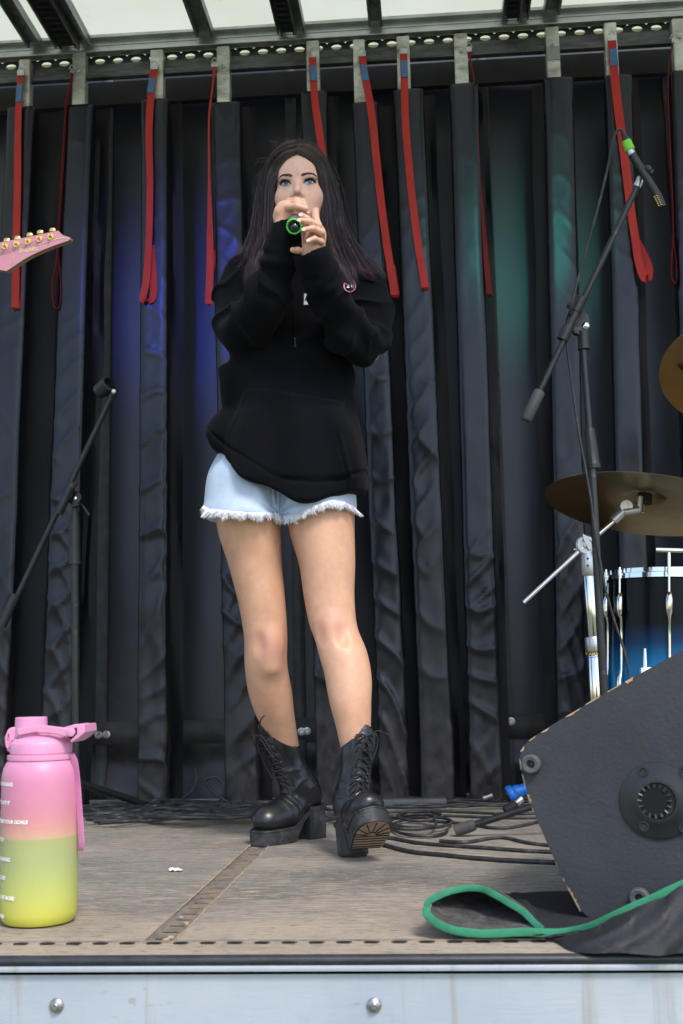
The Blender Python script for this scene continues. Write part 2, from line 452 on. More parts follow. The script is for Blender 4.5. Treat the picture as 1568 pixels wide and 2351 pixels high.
sr.v = []; sr.f = []; sr.mi = []
sr.box((0, YF+.011, zt-.009-.25), (10, .022, .5)); sr.box((0, YF+.006, zt-.0045), (10, .034, .009), bev=.003)
sr.box((0, YF+.004, zt-.522), (10, .04, .03), bev=.003)
srail = sr.build('side_rail', m_alu, trailer)
for bx, by in ((130, 2309), (859, 2308)):
    bp = P(bx, by, YF-.001); bl = MB(); r = .0125
    bl.lathe([(.0105, 0), (.0105, .0022), (.0080, .0050), (.0048, .006), (.0048, .0085), (.0036, .0095), (.0001, .0095)], bp, (0, -1, 0), 24)
    bl.build('bolt', mat('steel_bolt', (.38, .38, .39), .38, .9, var=.25, vs=60), srail)
sb = MB(); zmid = (zs+zt)/2-.001
sb.tube([(-5, YF-.004, zs-.006), (5, YF-.004, zs-.006)], .0065, 12); sb.tube([(-5, YF-.006, zt+.006), (5, YF-.006, zt+.006)], .0068, 12)
sb.box((0, YF+.006, zmid), (10, .012, zs-zt), bev=0)
sb.build('rubber_seal', mat('seal_rubber', (.022, .024, .03), .42, var=.4, vs=30, vsc=(1, 1, 4), bs=60), trailer)

# roof
def mk_roof():
    m, nt, b = new_mat('roof_translucent'); out = nt.nodes['Material Output']
    v = coords(nt); n = noise_n(nt, v, 2.2, 6, .6); c = ramp(nt, n, [(.3, (.66, .66, .49)), (.7, (.74, .74, .58))])
    sp = noise_n(nt, v, 30, 2, .5); c = mixc(nt, ramp(nt, sp, [(.72, 0.), (.78, .5)]), c, (.3, .3, .25))
    d = nt.nodes.new('ShaderNodeBsdfDiffuse'); t = nt.nodes.new('ShaderNodeBsdfTranslucent'); mx = nt.nodes.new('ShaderNodeMixShader')
    nt.links.new(c, d.inputs[0]); nt.links.new(c, t.inputs[0]); mx.inputs[0].default_value = .62
    nt.links.new(d.outputs[0], mx.inputs[1]); nt.links.new(t.outputs[0], mx.inputs[2]); nt.links.new(mx.outputs[0], out.inputs[0]); return m
m_roof = mk_roof()
zl = P(784, 84, YB).z; ztop = P(784, 58, YB+.02).z     # lip and top of the back rail
ZR = ztop+.01
rf = MB(); N = 40
rv = []; nx, ny = 41, 24
for j in range(ny):
    for i in range(nx):
        x = -4+8*i/(nx-1); y = 1.75+(4.03-1.75)*j/(ny-1); rv.append((x, y, ZR+.004*noise.noise(Vector((x*1.3, y*1.5, 0)))))
rf.add(rv, [(j*nx+i, j*nx+i+1, (j+1)*nx+i+1, (j+1)*nx+i) for j in range(ny-1) for i in range(nx-1)])
rf.build('roof_sheet', m_roof, trailer)
m_gal = mat('galvanised_dark', (.25, .27, .29), .42, .7, var=.35, vs=14, vsc=(1, 1, 3), bs=50, bstr=.2, rv=.1, dirt=((.06, .06, .06), .4))
m_galb = mat('galvanised_bright', (.42, .44, .46), .35, .75, var=.2, vs=9, vsc=(1, 1, 4), rv=.1)
m_bk = mat('black_steel', (.028, .030, .036), .5, .2, var=.5, vs=20, bs=60, bstr=.3)
m_beam = mat('grey_beam', (.085, .088, .10), .5, .3, var=.35, vs=12, vsc=(1, 1, 5), bs=40, bstr=.3, dirt=((.02, .02, .024), .5))
for bx, wd, kind in ((76, .052, 0), (165, .13, 1), (468, .062, 0), (668, .10, 1), (862, .048, 0), (1185, .095, 1), (1268, .055, 0)):
    top = P(bx, 108-bx*.05, YB-.02); x = top.x; b_ = MB(); ya, yb = 1.77, YB-.005
    L = yb-ya; yc = (ya+yb)/2
    if kind == 0:
        b_.box((x, yc, ZR-.010), (wd, L, .012)); b_.box((x-wd*.42, yc, ZR-.026), (wd*.16, L, .024)); b_.box((x+wd*.42, yc, ZR-.026), (wd*.16, L, .024))
        b_.build('roof_bow', m_gal, trailer, smooth=False)
    else:
        b_.box((x-wd*.36, yc, ZR-.014), (wd*.26, L, .02)); b_.box((x+wd*.30, yc, ZR-.014), (wd*.36, L, .014))
        b_.box((x+wd*.44, yc, ZR-.03), (wd*.07, L, .032)); b_.box((x-wd*.47, yc, ZR-.03), (wd*.06, L, .032)); b_.box((x+wd*.16, yc, ZR-.036), (wd*.06, L, .042))
        bow = b_.build('roof_bow', m_gal, trailer, smooth=False)
        c_ = MB(); y = ya+.02; pw = wd*.42
        c_.box((x-wd*.13+pw/2, yc, ZR-.047), (.004, L, .012)); c_.box((x-wd*.13-pw/2, yc, ZR-.047), (.004, L, .012))
        while y < yb: c_.box((x-wd*.13, y, ZR-.05), (pw, .012, .006)); y += .034
        c_.box((x-wd*.13, yc, ZR-.028), (pw, L, .006)); c_.build('ladder_strip', m_bk, bow, smooth=False)
# back cant rail
rl = MB(); Yr = YB+.03
rl.box((0, Yr+.02, ZR-.004), (10, .10, .012)); rl.box((0, Yr+.008, (ZR+zl)/2+.003), (10, .03, ZR-zl-.012)); rl.box((0, Yr-.012, zl+.006), (10, .03, .009), bev=.003)
rl.box((0, Yr-.004, (ZR+zl)/2+.004), (10, .012, .004)); 
rail = rl.build('top_rail', m_galb, trailer)
rs = MB()
x = -1.9
while x < 1.2: rs = MB(); rs.ball((x, Yr-.008, (ZR+zl)/2+.014), .0030, 8); rs.build('rivet', m_galb, rail); x += .075
zp1 = P(784, 114, Yr).z; zb1 = P(784, 137, Yr).z; zb2 = P(784, 158, Yr).z
# perforated strip: dark plate, daylight through the holes is pale sheeting behind them
pf = MB(); hp = .0655; hr = .0180; hz = .0098
sheet = MB(); sheet.box((0, Yr+.055, (zl+zp1)/2), (10, .003, zl-zp1+.02)); 
zc = (zl+zp1)/2+.001; x = -2.3; seg = 20
Vp = []; 
while x < 2.3:
    ring = [(x+hr*math.cos(2*PI*k/seg), Yr+.012, zc+hz*math.sin(2*PI*k/seg)) for k in range(seg)]
    out = []
    for k in range(seg):
        c, s_ = math.cos(2*PI*k/seg), math.sin(2*PI*k/seg); sc_ = 1/max(abs(c), abs(s_))
        out.append((x+hp/2*c*sc_, Yr+.012, zc+((zl-zp1)/2+.004)*s_*sc_))
    pf.add(ring+out, [(k, (k+1) % seg, seg+(k+1) % seg, seg+k) for k in range(seg)])
    x += hp
pf.build('perforated_strip', m_bk, rail, smooth=False)
def mk_hole():
    m, nt, b = new_mat('roof_edge_sheet'); out = nt.nodes['Material Output']
    t = nt.nodes.new('ShaderNodeBsdfTranslucent'); t.inputs[0].default_value = (.95, .93, .66, 1); nt.links.new(t.outputs[0], out.inputs[0]); return m
sheet.build('roof_edge_sheet', mk_hole(), trailer)
bmz = MB(); bmz.box((0, Yr+.01, (zp1+zb1)/2), (10, .02, zp1-zb1)); bmz.box((0, Yr-.004, (zb1+zb2)/2+.006), (10, .026, .020), bev=.002)
bmz.build('support_beam', m_beam, trailer)
bk = MB(); bk.box((0, YC-.06, (zb2+P(784, 198, YC).z)/2+.02), (10, .03, .09)); bk.build('inner_beam', mat('inner_beam', (.03, .03, .04), .6, var=.4, vs=8), trailer)

# ---- back curtain
def mk_pvc(name, base=(.018, .020, .026), rough=.36, bst=.5, dirt=.0, bsc=5., sp_=.5):
    m, nt, b = new_mat(name); v = coords(nt)
    n = noise_n(nt, v, 6, 6, .65); c = ramp(nt, n, [(.3, [q*.7 for q in base]), (.7, [q*1.4 for q in base])])
    sc = noise_n(nt, coords(nt, (9, 9, 2)), 5, 7, .75); c = mixc(nt, ramp(nt, sc, [(.6, 0.), (.8, .16)]), c, (.06, .064, .07))
    if dirt:   # mud splashed up the bottom of the sheets
        sep = nt.nodes.new('ShaderNodeSeparateXYZ'); nt.links.new(v, sep.inputs[0])
        hgt = ramp(nt, sep.outputs[2], [(0., 1.), (.62, 0.)])
        dn = noise_n(nt, coords(nt, (7, 7, 5)), 2.6, 8, .75)
        f = math_n(nt, 'MULTIPLY', hgt, ramp(nt, dn, [(.35, 0.), (.75, 1.)])); f = math_n(nt, 'MULTIPLY', f, dirt)
        c = mixc(nt, f, c, (.11, .088, .068))
        rr = math_n(nt, 'ADD', rough, math_n(nt, 'MULTIPLY', f, .5)); nt.links.new(rr, b.inputs['Roughness'])
    else: b.inputs['Roughness'].default_value = rough
    nt.links.new(c, b.inputs['Base Color']); b.inputs['Specular IOR Level'].default_value = sp_; b.inputs['Specular Tint'].default_value = (.84, .87, 1.0, 1)
    b1 = bump(nt, b, noise_n(nt, coords(nt, (1, 1, .6)), bsc, 3, .5), bst, .02)
    bump(nt, b, noise_n(nt, v, 45, 4, .6), .08, .002, b1); return m
m_cur = mk_pvc('curtain_pvc', (.0070, .0084, .0130), .38, .08, .6, 3., .62)
m_post = mk_pvc('post_pvc', (.0042, .0052, .0085), .30, .12, .7, 9., .46)
curtain = thing('side_curtain', 'dark PVC side curtain closing the back of the trailer, crossed by grey webbing', 'curtain', (0, YC, 0))
zband = P(784, 1674, YC).z
cv = []; nx, nz = 420, 240; xw = 3.2
Xs = np.linspace(-xw, xw, nx); Zs = np.linspace(.002, P(784, 128, YC).z, nz)
XX, ZZ = np.meshgrid(Xs, Zs)
p3 = np.stack([XX, XX*0, ZZ], -1)
dv = .020*vnoise(p3, np.array([1.6, 1, .35]), 1)+.006*vnoise(p3, np.array([5, 1, 1.2]), 2)
low = np.clip((zband-.03-ZZ)/.25, 0, 1)
sag = ZZ*16+XX*1.3+vnoise(p3, np.array([2.5, 1, 2.]), 5)*1.3
dv += low**.5*(.026*np.sin(sag*1.9)*(1-.3*low)+.012*vnoise(p3, np.array([4, 1, 9]), 3))
YY = YC+dv
V = np.stack([XX, YY, ZZ], -1).reshape(-1, 3)
ii = (np.arange(nz-1)[:, None]*nx+np.arange(nx-1)[None]).ravel()
addm('curtain_sheet', mesh_np('curtain_sheet', V, np.stack([ii, ii+1, ii+nx+1, ii+nx], 1)), m_cur, curtain, True)
def cy(x, z):
    i = int(np.clip((x+xw)/(2*xw)*(nx-1), 0, nx-1)); j = int(np.clip((z-Zs[0])/(Zs[-1]-Zs[0])*(nz-1), 0, nz-1)); return YY[j, i]
m_web = mat('grey_webbing', (.050, .055, .065), .62, var=.2, vs=30, bs=160, bstr=.25, dirt=((.10, .085, .07), .4))
m_web2 = mat('brown_grey_webbing', (.055, .052, .050), .75, var=.3, vs=20, bs=160, bstr=.25)
def webstrip(name, pts, wvec, m):
    A = [Vector(p)-Vector(wvec) for p in pts]; B = [Vector(p)+Vector(wvec) for p in pts]; q = MB(); q.strip(A, B)
    o = q.build(name, m, curtain); s = o.modifiers.new('thickness', 'SOLIDIFY'); s.thickness = .003; s.offset = 0; return o
for xt, yt, xb, yb, w in ((250, 170, 232, 1700, 28), (666, 150, 690, 1680, 28), (1106, 130, 1166, 1660, 26), (1530, 150, 1640, 1640, 28), (-160, 170, -210, 1700, 28)):
    A, B = P(xt, yt, YC), P(xb, yb, YC); n = 120; pts = []
    for k in range(n+1):
        p = A.lerp(B, min(1, k/n*1.0)); z = A.z+(0.01-A.z)*k/n; x = A.x+(B.x-A.x)*k/n
        pts.append((x, cy(x, z)-.006, z))
    webstrip('webbing_upright', pts, (w*.5*px2m(YC)*.95, 0, 0), m_web)
pts = [(x, cy(x, zband)-.010, zband) for x in np.linspace(-3, 3, 240)]
webstrip('webbing_band', pts, (0, 0, .040), m_web2)
for xc_, yc_ in ((225, 1688), (243, 1687), (692, 1680), (705, 1679), (1158, 1657), (1174, 1657)):
    p = P(xc_, yc_, YC-.02); q = MB(); q.lathe([(.0135, 0), (.0135, .003), (.008, .004), (.006, .0015), (.0001, .0015)], (p.x, cy(p.x, p.z)-.012, p.z), (0, -1, 0), 18)
    q.build('rivet', mat('zinc_rivet', (.55, .58, .58), .35, .7, var=.2, vs=60), curtain)
# loose slack strips, brown, hanging behind the stand in the lower left
# ================================================================== padded posts and ratchet straps
m_pgal = mat('post_galvanised', (.50, .52, .50), .45, .55, var=.22, vs=16, vsc=(1, 1, 2), rv=.12, dirt=((.16, .13, .10), .45))
def sleeve(name, top, bot, w, d, seed, parent, wr=1.0):
    """wrinkled PVC sleeve round a post"""
    nz_, per = 220, 40
    V = []
    T, B_ = Vector(top), Vector(bot)
    for j in range(nz_):
        t = j/(nz_-1); c = T.lerp(B_, t)
        amp = wr*(.0010+.0050*min(1, max(0, (t-.25))/.6))
        bell = 1+.06*t
        for k in range(per):
            a = 2*PI*(k+.5)/per; cx, cy_ = math.cos(a), math.sin(a)
            n_ = 6.; rr = (abs(cx)**n_+abs(cy_)**n_)**(-1/n_)
            x = cx*rr*w/2*bell; y = cy_*rr*d/2
            V.append((c.x+x, c.y+y, c.z, t, amp, cx, cy_))
    V = np.array(V); p = V[:, :3].copy()
    s = seed*7.7
    q = p+s
    t = V[:, 3]
    dia = q[:, 2]*21+q[:, 0]*24+vnoise(q, np.array([9, 9, 3.]), seed)*2.4
    cre = (1-np.abs(np.sin(dia)))**3*np.clip(vnoise(q, np.array([6, 6, 2.5]), seed+3)*1.6+.5, 0, 1)
    dia2 = q[:, 2]*27-q[:, 0]*30+vnoise(q, np.array([8, 8, 4.]), seed+9)*2.0
    cre2 = (1-np.abs(np.sin(dia2)))**3*np.clip(vnoise(q, np.array([5, 5, 3.]), seed+5)*1.6+.3, 0, 1)
    nn = vnoise(q, np.array([14, 14, 9.]), seed+1)*.8+vnoise(q, np.array([30, 30, 22.]), seed+2)*.3
    disp = V[:, 4]*(cre*1.25+cre2*1.0+nn*.6-.4)
    p[:, 0] += V[:, 5]*disp*.55; p[:, 1] += V[:, 6]*disp*1.6
    lat = vnoise(np.stack([q[:, 2]*0+s, q[:, 2]*0, q[:, 2]], -1), np.array([1, 1, 3.1]), seed+6)*.0035*np.clip(t*1.4, 0, 1)
    p[:, 0] += lat
    ii = [(j*per+k, j*per+(k+1) % per, (j+1)*per+(k+1) % per, (j+1)*per+k) for j in range(nz_-1) for k in range(per)]
    V0 = len(p); p = np.vstack([p, [top[0], top[1], top[2]-.004]])
    me = bpy.data.meshes.new(name); me.from_pydata(p.tolist(), [], ii+[(V0, (k+1) % per, k) for k in range(per)]); me.update()
    o = addm(name, me, m_post, parent, True); return o
# x left/right of the bracket, top y, bottom y; sleeve x left/right at top, top y; sleeve x centre at the floor
POSTS = [
 (45, 66, 138, 246, 15, 78, 246, 12, 'leftmost of the padded posts, behind the guitar headstock'),
 (168, 193, 122, 241, 148, 212, 241, 152, 'black padded post above the left microphone boom, second from the left'),
 (347, 372, 116, 226, 323, 384, 228, 362, 'black padded post with a looped red strap, between the left microphone stand and the singer'),
 (500, 525, 108, 233, 482, 550, 235, 560, 'black padded post just behind the right shoulder of the singer, blue light on it'),
 (706, 731, 95, 210, 690, 750, 210, 762, 'black padded post directly above the head of the singer'),
 (814, 836, 92, 228, 808, 868, 235, 908, 'black padded post with a frayed bracket end, immediately right of the singer'),
 (914, 939, 84, 205, 903, 972, 205, 1008, 'broad muddy-footed black padded post, second right of the singer'),
 (1046, 1072, 78, 190, 1032, 1098, 192, 1120, 'black padded post with greenish sheen left of the wide bare curtain panel'),
 (1257, 1283, 63, 178, 1250, 1316, 178, 1330, 'black padded post behind the right microphone stand, with grey tape on its bracket'),
 (1392, 1416, 53, 170, 1390, 1452, 172, 1485, 'black padded post behind the pencil microphone and upper cymbal'),
 (1548, 1576, 44, 160, 1540, 1610, 162, 1660, 'rightmost padded post, cut by the right edge of the picture'),
]
post_objs = []
m_gap_shade = mat('gap_shade_black', (.005, .005, .008), .6, var=.5, vs=9, vsc=(3, 3, .6), spec=.3)
for i, (bx0, bx1, by0, by1, sx0, sx1, sy, fx, lab) in enumerate(POSTS):
    A0, A1 = P(bx0, by0, YB), P(bx1, by0, YB); B0 = P((bx0+bx1)/2, by1, YB)
    wb = A1.x-A0.x
    top = P((sx0+sx1)/2, sy, YB); foot = PF(fx, 1848); foot.y = YB+.03; foot.z = .002
    w = P(sx1, sy, YB).x-P(sx0, sy, YB).x
    t = thing('padded_post', lab, 'post', (foot.x, foot.y, 0), 'padded posts along the back of the trailer')
    q = MB(); c = (Vector(((A0.x+A1.x)/2, YB, A0.z))+B0)/2
    hgt = A0.z-B0.z; q.box((c.x, YB, c.z-.02), (wb, .004, hgt+.04))
    q.box((c.x-wb/2-.001, YB+.02, c.z-.02), (.004, .04, hgt+.04)); q.box((c.x+wb/2+.001, YB+.02, c.z-.02), (.004, .04, hgt+.04))
    br = q.build('bracket', m_pgal, t, smooth=False)
    q = MB(); q.lathe([(.0075, 0), (.0075, .005), (.004, .006), (.004, .012), (.0001, .012)], (c.x, YB-.003, A0.z-hgt*.36), (0, -1, 0), 6)
    q.build('bolt', m_galb, br, smooth=False)
    if i == 8:
        q = MB(); q.box((c.x, YB-.004, c.z-.005), (wb+.006, .003, .05)); q.build('tape', mat('grey_tape', (.25, .26, .27), .6), br)
    sleeve('sleeve', (top.x, YB+.03, top.z), foot, w, .070, i+1, t, wr=1.25 if i in (5, 6, 3) else 1.0)
    # added black sheet behind the post, standing in for the shaded gap
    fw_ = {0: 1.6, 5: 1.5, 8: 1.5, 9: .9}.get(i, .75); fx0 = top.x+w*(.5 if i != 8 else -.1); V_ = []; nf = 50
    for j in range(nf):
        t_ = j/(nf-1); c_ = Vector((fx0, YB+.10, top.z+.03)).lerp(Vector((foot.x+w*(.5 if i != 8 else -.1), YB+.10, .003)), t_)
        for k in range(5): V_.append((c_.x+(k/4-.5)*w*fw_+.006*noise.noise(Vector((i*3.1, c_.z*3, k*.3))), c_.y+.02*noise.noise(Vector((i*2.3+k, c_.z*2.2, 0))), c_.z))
    q = MB(); q.add(V_, [(j*5+k, j*5+k+1, (j+1)*5+k+1, (j+1)*5+k) for j in range(nf-1) for k in range(4)]); q.build('gap_shade_sheet', m_gap_shade, t)
    post_objs.append(t)
# ---- red straps
def mk_strap(name, base):
    m, nt, b = new_mat(name); v = coords(nt); n = noise_n(nt, coords(nt, (4, 4, 1.5)), 5, 6, .65)
    c = ramp(nt, n, [(.3, [q*.75 for q in base]), (.65, base)]); 
    w = nt.nodes.new('ShaderNodeTexWave'); w.bands_direction = 'Z'; w.inputs['Scale'].default_value = 160; nt.links.new(v, w.inputs[0])
    c = mixc(nt, ramp(nt, noise_n(nt, v, 14, 6, .7), [(.62, 0.), (.72, .5)]), c, (.10, .03, .03))
    nt.links.new(c, b.inputs['Base Color']); b.inputs['Roughness'].default_value = .7; b.inputs['Specular IOR Level'].default_value = .15; bump(nt, b, w.outputs[1], .3, .001); return m
m_red = mk_strap('red_webbing', (.46, .042, .040)); m_redd = mk_strap('dark_red_webbing', (.17, .014, .018))
m_blue = mat('blue_label', (.03, .13, .33), .55, var=.2, vs=30)
def strap(pts, wpx, lab, Y=YB-.02, wp=None, edge=False, loop=None, blue=None, dark=False, name='ratchet_strap'):
    """pts: photo points from the top down; webbing with thickness; loop: points of the return"""
    t = thing(name, lab, 'strap', P(*pts[0], Y), 'red straps hanging from the post brackets')
    pp, _ = catmull([P(x, y, Y) for x, y in pts], [0]*len(pts), 8)
    w = wpx*px2m(Y)/2
    side = Vector((0, 1, 0)) if edge else Vector((1, 0, 0))
    ln = .0022
    def band(pp, mi, nm, off=Vector((0, 0, 0)), par=t, wf=1.0, tw=0.):
        q = MB(); n = len(pp); V = []
        for i, p in enumerate(pp):
            tg = (pp[min(i+1, n-1)]-pp[max(i-1, 0)]).normalized()
            a = (side+Vector((tw*math.sin(i*.13), .25*math.sin(i*.09+pts[0][0]), 0))).normalized(); nn = a.cross(tg).normalized()*ln/2; a = nn.cross(tg).normalized()*w*wf*(1 if wp is None else float(np.interp(i/(n-1), wp[0], wp[1])) if par is t and wf == 1.0 else 1)
            V += [p+off-a-nn, p+off+a-nn, p+off+a+nn, p+off-a+nn]
        q.add(V, [(i*4+k, i*4+(k+1) % 4, (i+1)*4+(k+1) % 4, (i+1)*4+k) for i in range(n-1) for k in range(4)]+[(0, 3, 2, 1), (n*4-4, n*4-3, n*4-2, n*4-1)])
        return q.build(nm, mi, par, smooth=False)
    mm = m_redd if dark else m_red
    b0 = band(pp, mm, 'webbing')
    if loop:
        lp, _ = catmull([P(x, y, Y) for x, y in loop], [0]*len(loop), 8); band([p+Vector((0, .012, 0)) for p in lp], mm, 'webbing')
    else:   # folded-back end
        e = pp[-1]; fold = [e+Vector((0, .001, .0)), e+Vector((0, .012, -.004)), e+Vector((.001, .018, .006))]+[Vector((p.x+.004, p.y+.02, p.z)) for p in pp[::-1][2:12]]
        band(fold, mm, 'webbing')
    if blue:
        bp = [P(x, y, Y) for x, y in blue]; bp, _ = catmull(bp, [0]*len(bp), 4)
        band([p+Vector((0, -.0035, 0)) for p in bp], m_blue, 'label', wf=.86)
    # tag end
    q = MB(); p = P(pts[0][0], pts[0][1]-4, Y); q.box(p+Vector((0, -.001, 0)), (2*w*1.05 if not edge else .012, .006, .020), bev=.002)
    q.tube([p+Vector((-.012, 0, .008)), p+Vector((0, -.006, .022)), p+Vector((.012, 0, .008))], .002, 6, smooth=4)
    q.build('hook', m_galb, t)
    return t
strap([(48, 172), (44, 210), (41, 300), (40, 420), (37, 560), (35, 706)], 18, 'red strap with a blue label, leftmost, passing behind the guitar headstock', blue=[(47, 194), (42, 235)])
strap([(166, 168), (160, 205), (152, 245), (147, 330), (141, 430), (135, 520), (131, 600), (121, 655), (124, 700), (131, 711)], 14, 'thin dark red strap seen edge-on beside the second post, ending in a narrow loop', edge=True, dark=True,
      loop=[(133, 590), (138, 640), (138, 690), (131, 711)], Y=YB-.01)
strap([(354, 158), (348, 200), (342, 300), (344, 420), (342, 540), (336, 640), (328, 684), (338, 690)], 18, 'red strap with a blue label and a small open loop, left of the singer', blue=[(351, 180), (345, 214)],
      loop=[(344, 560), (350, 640), (349, 680), (338, 690)])
strap([(493, 152), (488, 200), (480, 270), (480, 400), (482, 520), (482, 600), (479, 698)], 17, 'plain red strap twisted thin at its top, at the right shoulder of the singer', Y=YB-.02, wp=((0, .12, .5, .72, 1), (.6, .22, .30, .95, 1)))
strap([(717, 130), (719, 180), (724, 240), (734, 310), (746, 400), (752, 470), (758, 560)], 18, 'red strap with a blue label that drops behind the head of the singer', blue=[(718, 152), (721, 186)])
strap([(831, 128), (838, 175), (853, 260), (866, 380), (876, 470), (888, 560), (899, 630), (906, 677)], 18, 'slanting red strap with a blue label, nearest right of the hair of the singer', blue=[(834, 150), (840, 186)])
strap([(926, 122), (928, 165), (931, 280), (939, 380), (947, 460), (957, 540), (968, 610), (976, 660)], 18, 'bright red strap with a blue label on the second post right of the singer', blue=[(927, 140), (930, 178)])
strap([(1077, 118), (1082, 150), (1088, 180), (1097, 300), (1103, 420), (1112, 540), (1118, 620), (1124, 676)], 13, 'thin dark red strap seen edge-on beside the wide bare curtain panel', dark=True, Y=YB+.0, wp=((0, .1, .6, .75, 1), (.8, .30, .28, .85, 1)))
strap([(1405, 92), (1409, 150), (1417, 230), (1434, 360), (1447, 470), (1458, 545), (1466, 600), (1478, 636), (1488, 640)], 20, 'red strap with a blue label and a wide open loop behind the pencil microphone', blue=[(1407, 113), (1411, 152)],
      loop=[(1458, 545), (1474, 575), (1490, 612), (1488, 640)])
strap([(1546, 98), (1536, 150), (1533, 210), (1537, 330), (1543, 460), (1545, 540), (1541, 600), (1541, 640), (1548, 652)], 14, 'thin dark red strap seen edge-on at the right edge of the picture', edge=True, dark=True,
      loop=[(1545, 540), (1553, 600), (1554, 640), (1548, 652)])
# ---- stage lamps out of frame at the front of the deck: blue from the left, green from the right
def spot(name, loc, target, col, en, size, lab):
    L = bpy.data.lights.new(name, 'SPOT'); L.energy = en; L.color = col; L.spot_size = math.radians(size); L.spot_blend = 1.0; L.shadow_soft_size = .08
    o = bpy.data.objects.new(name, L); COL.objects.link(o); o.location = loc
    o.rotation_euler = (Vector(loc)-Vector(target)).to_track_quat('Z', 'Y').to_euler()
spot('stage_lamp', (-.90, 1.95, 2.22), P(430, 690, YC), (.05, .07, 1.0), 34, 28, '')
spot('stage_lamp', (.58, 1.95, 2.45), P(1150, 590, YC), (.03, .75, .50), 14, 26, '')
# ================================================================== SINGER
YP = 2.85
def J(px, py, dy=0.0): return np.array(P(px, py, YP+dy))
def chain_px(pts): return [J(*q[:3]) for q in pts], [q[3]*px2m(YP+q[2])*1.0 for q in pts]
S_ = px2m(YP)
# head frame (metres): origin between the eyes, +x image right, +y away from camera, +z up
EYE = np.array(P(683, 421, YP-.085)); 
Rh = np.array(Matrix.Rotation(math.radians(1.0), 3, 'Z') @ Matrix.Rotation(math.radians(-1), 3, 'Y') @ Matrix.Rotation(math.radians(2), 3, 'X'))
def HL(x, y, z): return EYE+Rh@np.array([x, y, z])
body = SDF()
def hell(c, r, k=.012, sub=False): body.ell(HL(*c), r, k, sub, rot=Rh)
HS = .95
def h3(x, y, z): return (x*HS, y*HS, z*HS)
# skull and face; face surface at eyes is y~0, ears y~.09
hell(h3(0, .082, .042), (.061*HS, .090*HS, .080*HS), .01)
hell(h3(0, .052, .030), (.0595*HS, .062*HS, .060*HS), .02)      # forehead
hell(h3(0, .045, -.035), (.058*HS, .056*HS, .072*HS), .02)
hell(h3(0, .040, -.078), (.042*HS, .046*HS, .034*HS), .03)     # jaw and chin
body.ball(HL(*h3(0, .006, -.102)), .014*HS, .02)
for s in (-1, 1):
    body.ball(HL(*h3(s*.036, .028, -.030)), .026*HS, .022)     # cheek
    body.cap(HL(*h3(s*.014, -.001, .0165)), HL(*h3(s*.043, .011, .019)), .0075*HS, .006*HS, .012)    # brow ridge
    body.ball(HL(*h3(s*.031, -.017, -.002)), .0145*HS, .008, sub=True)         # socket
    body.ball(HL(*h3(s*.0305, .0145, -.001)), .0150*HS, .006)                  # lidded eye
    body.ball(HL(*h3(s*.0122, -.0095, -.0345)), .0074*HS, .005)                # nose wing
    body.ell(HL(*h3(s*.068, .085, -.012)), (.010, .02, .030), .006)            # ear
body.cap(HL(*h3(0, -.004, .004)), HL(*h3(0, -.025, -.028)), .0062*HS, .0088*HS, .010)   # nose bridge to tip
body.ball(HL(*h3(0, -.0265, -.0305)), .0088*HS, .005)
for s in (-1, 1): body.ell(HL(*h3(s*.0072, -.0190, -.0405)), (.0042*HS, .0062*HS, .0052*HS), .002, sub=True, rot=Rh)
body.ell(HL(*h3(0, -.004, -.0705)), (.020*HS, .008, .007*HS), .006)  # lips
body.cap(HL(*h3(0, .075, -.07)), J(684, 590, .03), .050, .056, .02)    # neck
# trunk (under the clothes) and arms
body.chain([J(684, 620, .03), J(680, 720, .03), J(672, 900, .02), J(660, 1040, .01)], [.07, .09, .08, .095], .02)
body.cap(J(570, 670, .02), J(810, 690, .02), .04, .04, .02)
body.cap(J(590, 1090, 0), J(720, 1090, 0), .068, .068, .02)
# legs
RL = [(576, 1130, 0, 78), (572, 1208, 0, 75), (586, 1296, .012, 62.5), (601, 1383, .02, 54.5), (610, 1463, .03, 50), (611, 1530, .045, 49), (620, 1588, .075, 50), (630, 1635, .10, 45), (644, 1680, .125, 37), (654, 1725, .15, 32), (659, 1750, .158, 24)]
LL = [(738, 1130, 0, 78), (738, 1208, 0, 77), (751, 1296, -.012, 65), (757, 1383, -.02, 57.5), (767, 1442, -.03, 54), (790, 1500, -.05, 53), (800, 1559, -.065, 53), (805, 1617, -.08, 47), (811, 1665, -.085, 40), (817, 1725, -.085, 32), (818, 1750, -.080, 25)]
for L_, s in ((RL, -1), (LL, 1)):
    body.fun(zlimb(L_), .02)
def knee(px, py, dy, s):
    body.ell(J(px, py, dy-.034), (.024, .020, .031), .022); body.ell(J(px+2, py+46, dy-.030), (.012, .010, .022), .045)
    for e in (-1, 1): body.ell(J(px+e*31, py+14, dy-.068), (.010, .014, .022), .022, sub=True)
knee(622, 1468, .028, -1); knee(757, 1440, -.032, 1)
# shin line


# ---- arms and hands.  Microphone axis: from the mouth towards the camera
MIC0, MIC1 = J(684, 478, -.145), J(675, 520, -.335)
max_ = (MIC1-MIC0)/np.linalg.norm(MIC1-MIC0)
rS = .95
# forearms
body.chain([J(556, 650, .0), J(562, 775, -.06), J(646, 575, -.25), J(652, 528, -.262)], [.042, .040, .026, .022], .01)
body.chain([J(830, 680, .0), J(835, 800, -.05), J(722, 610, -.27), J(720, 575, -.28)], [.042, .040, .027, .025], .01)
f = lambda pts, rr, k=.006: body.chain([J(*q) for q in pts], [r*S_*1.0*.9 for r in rr], k)
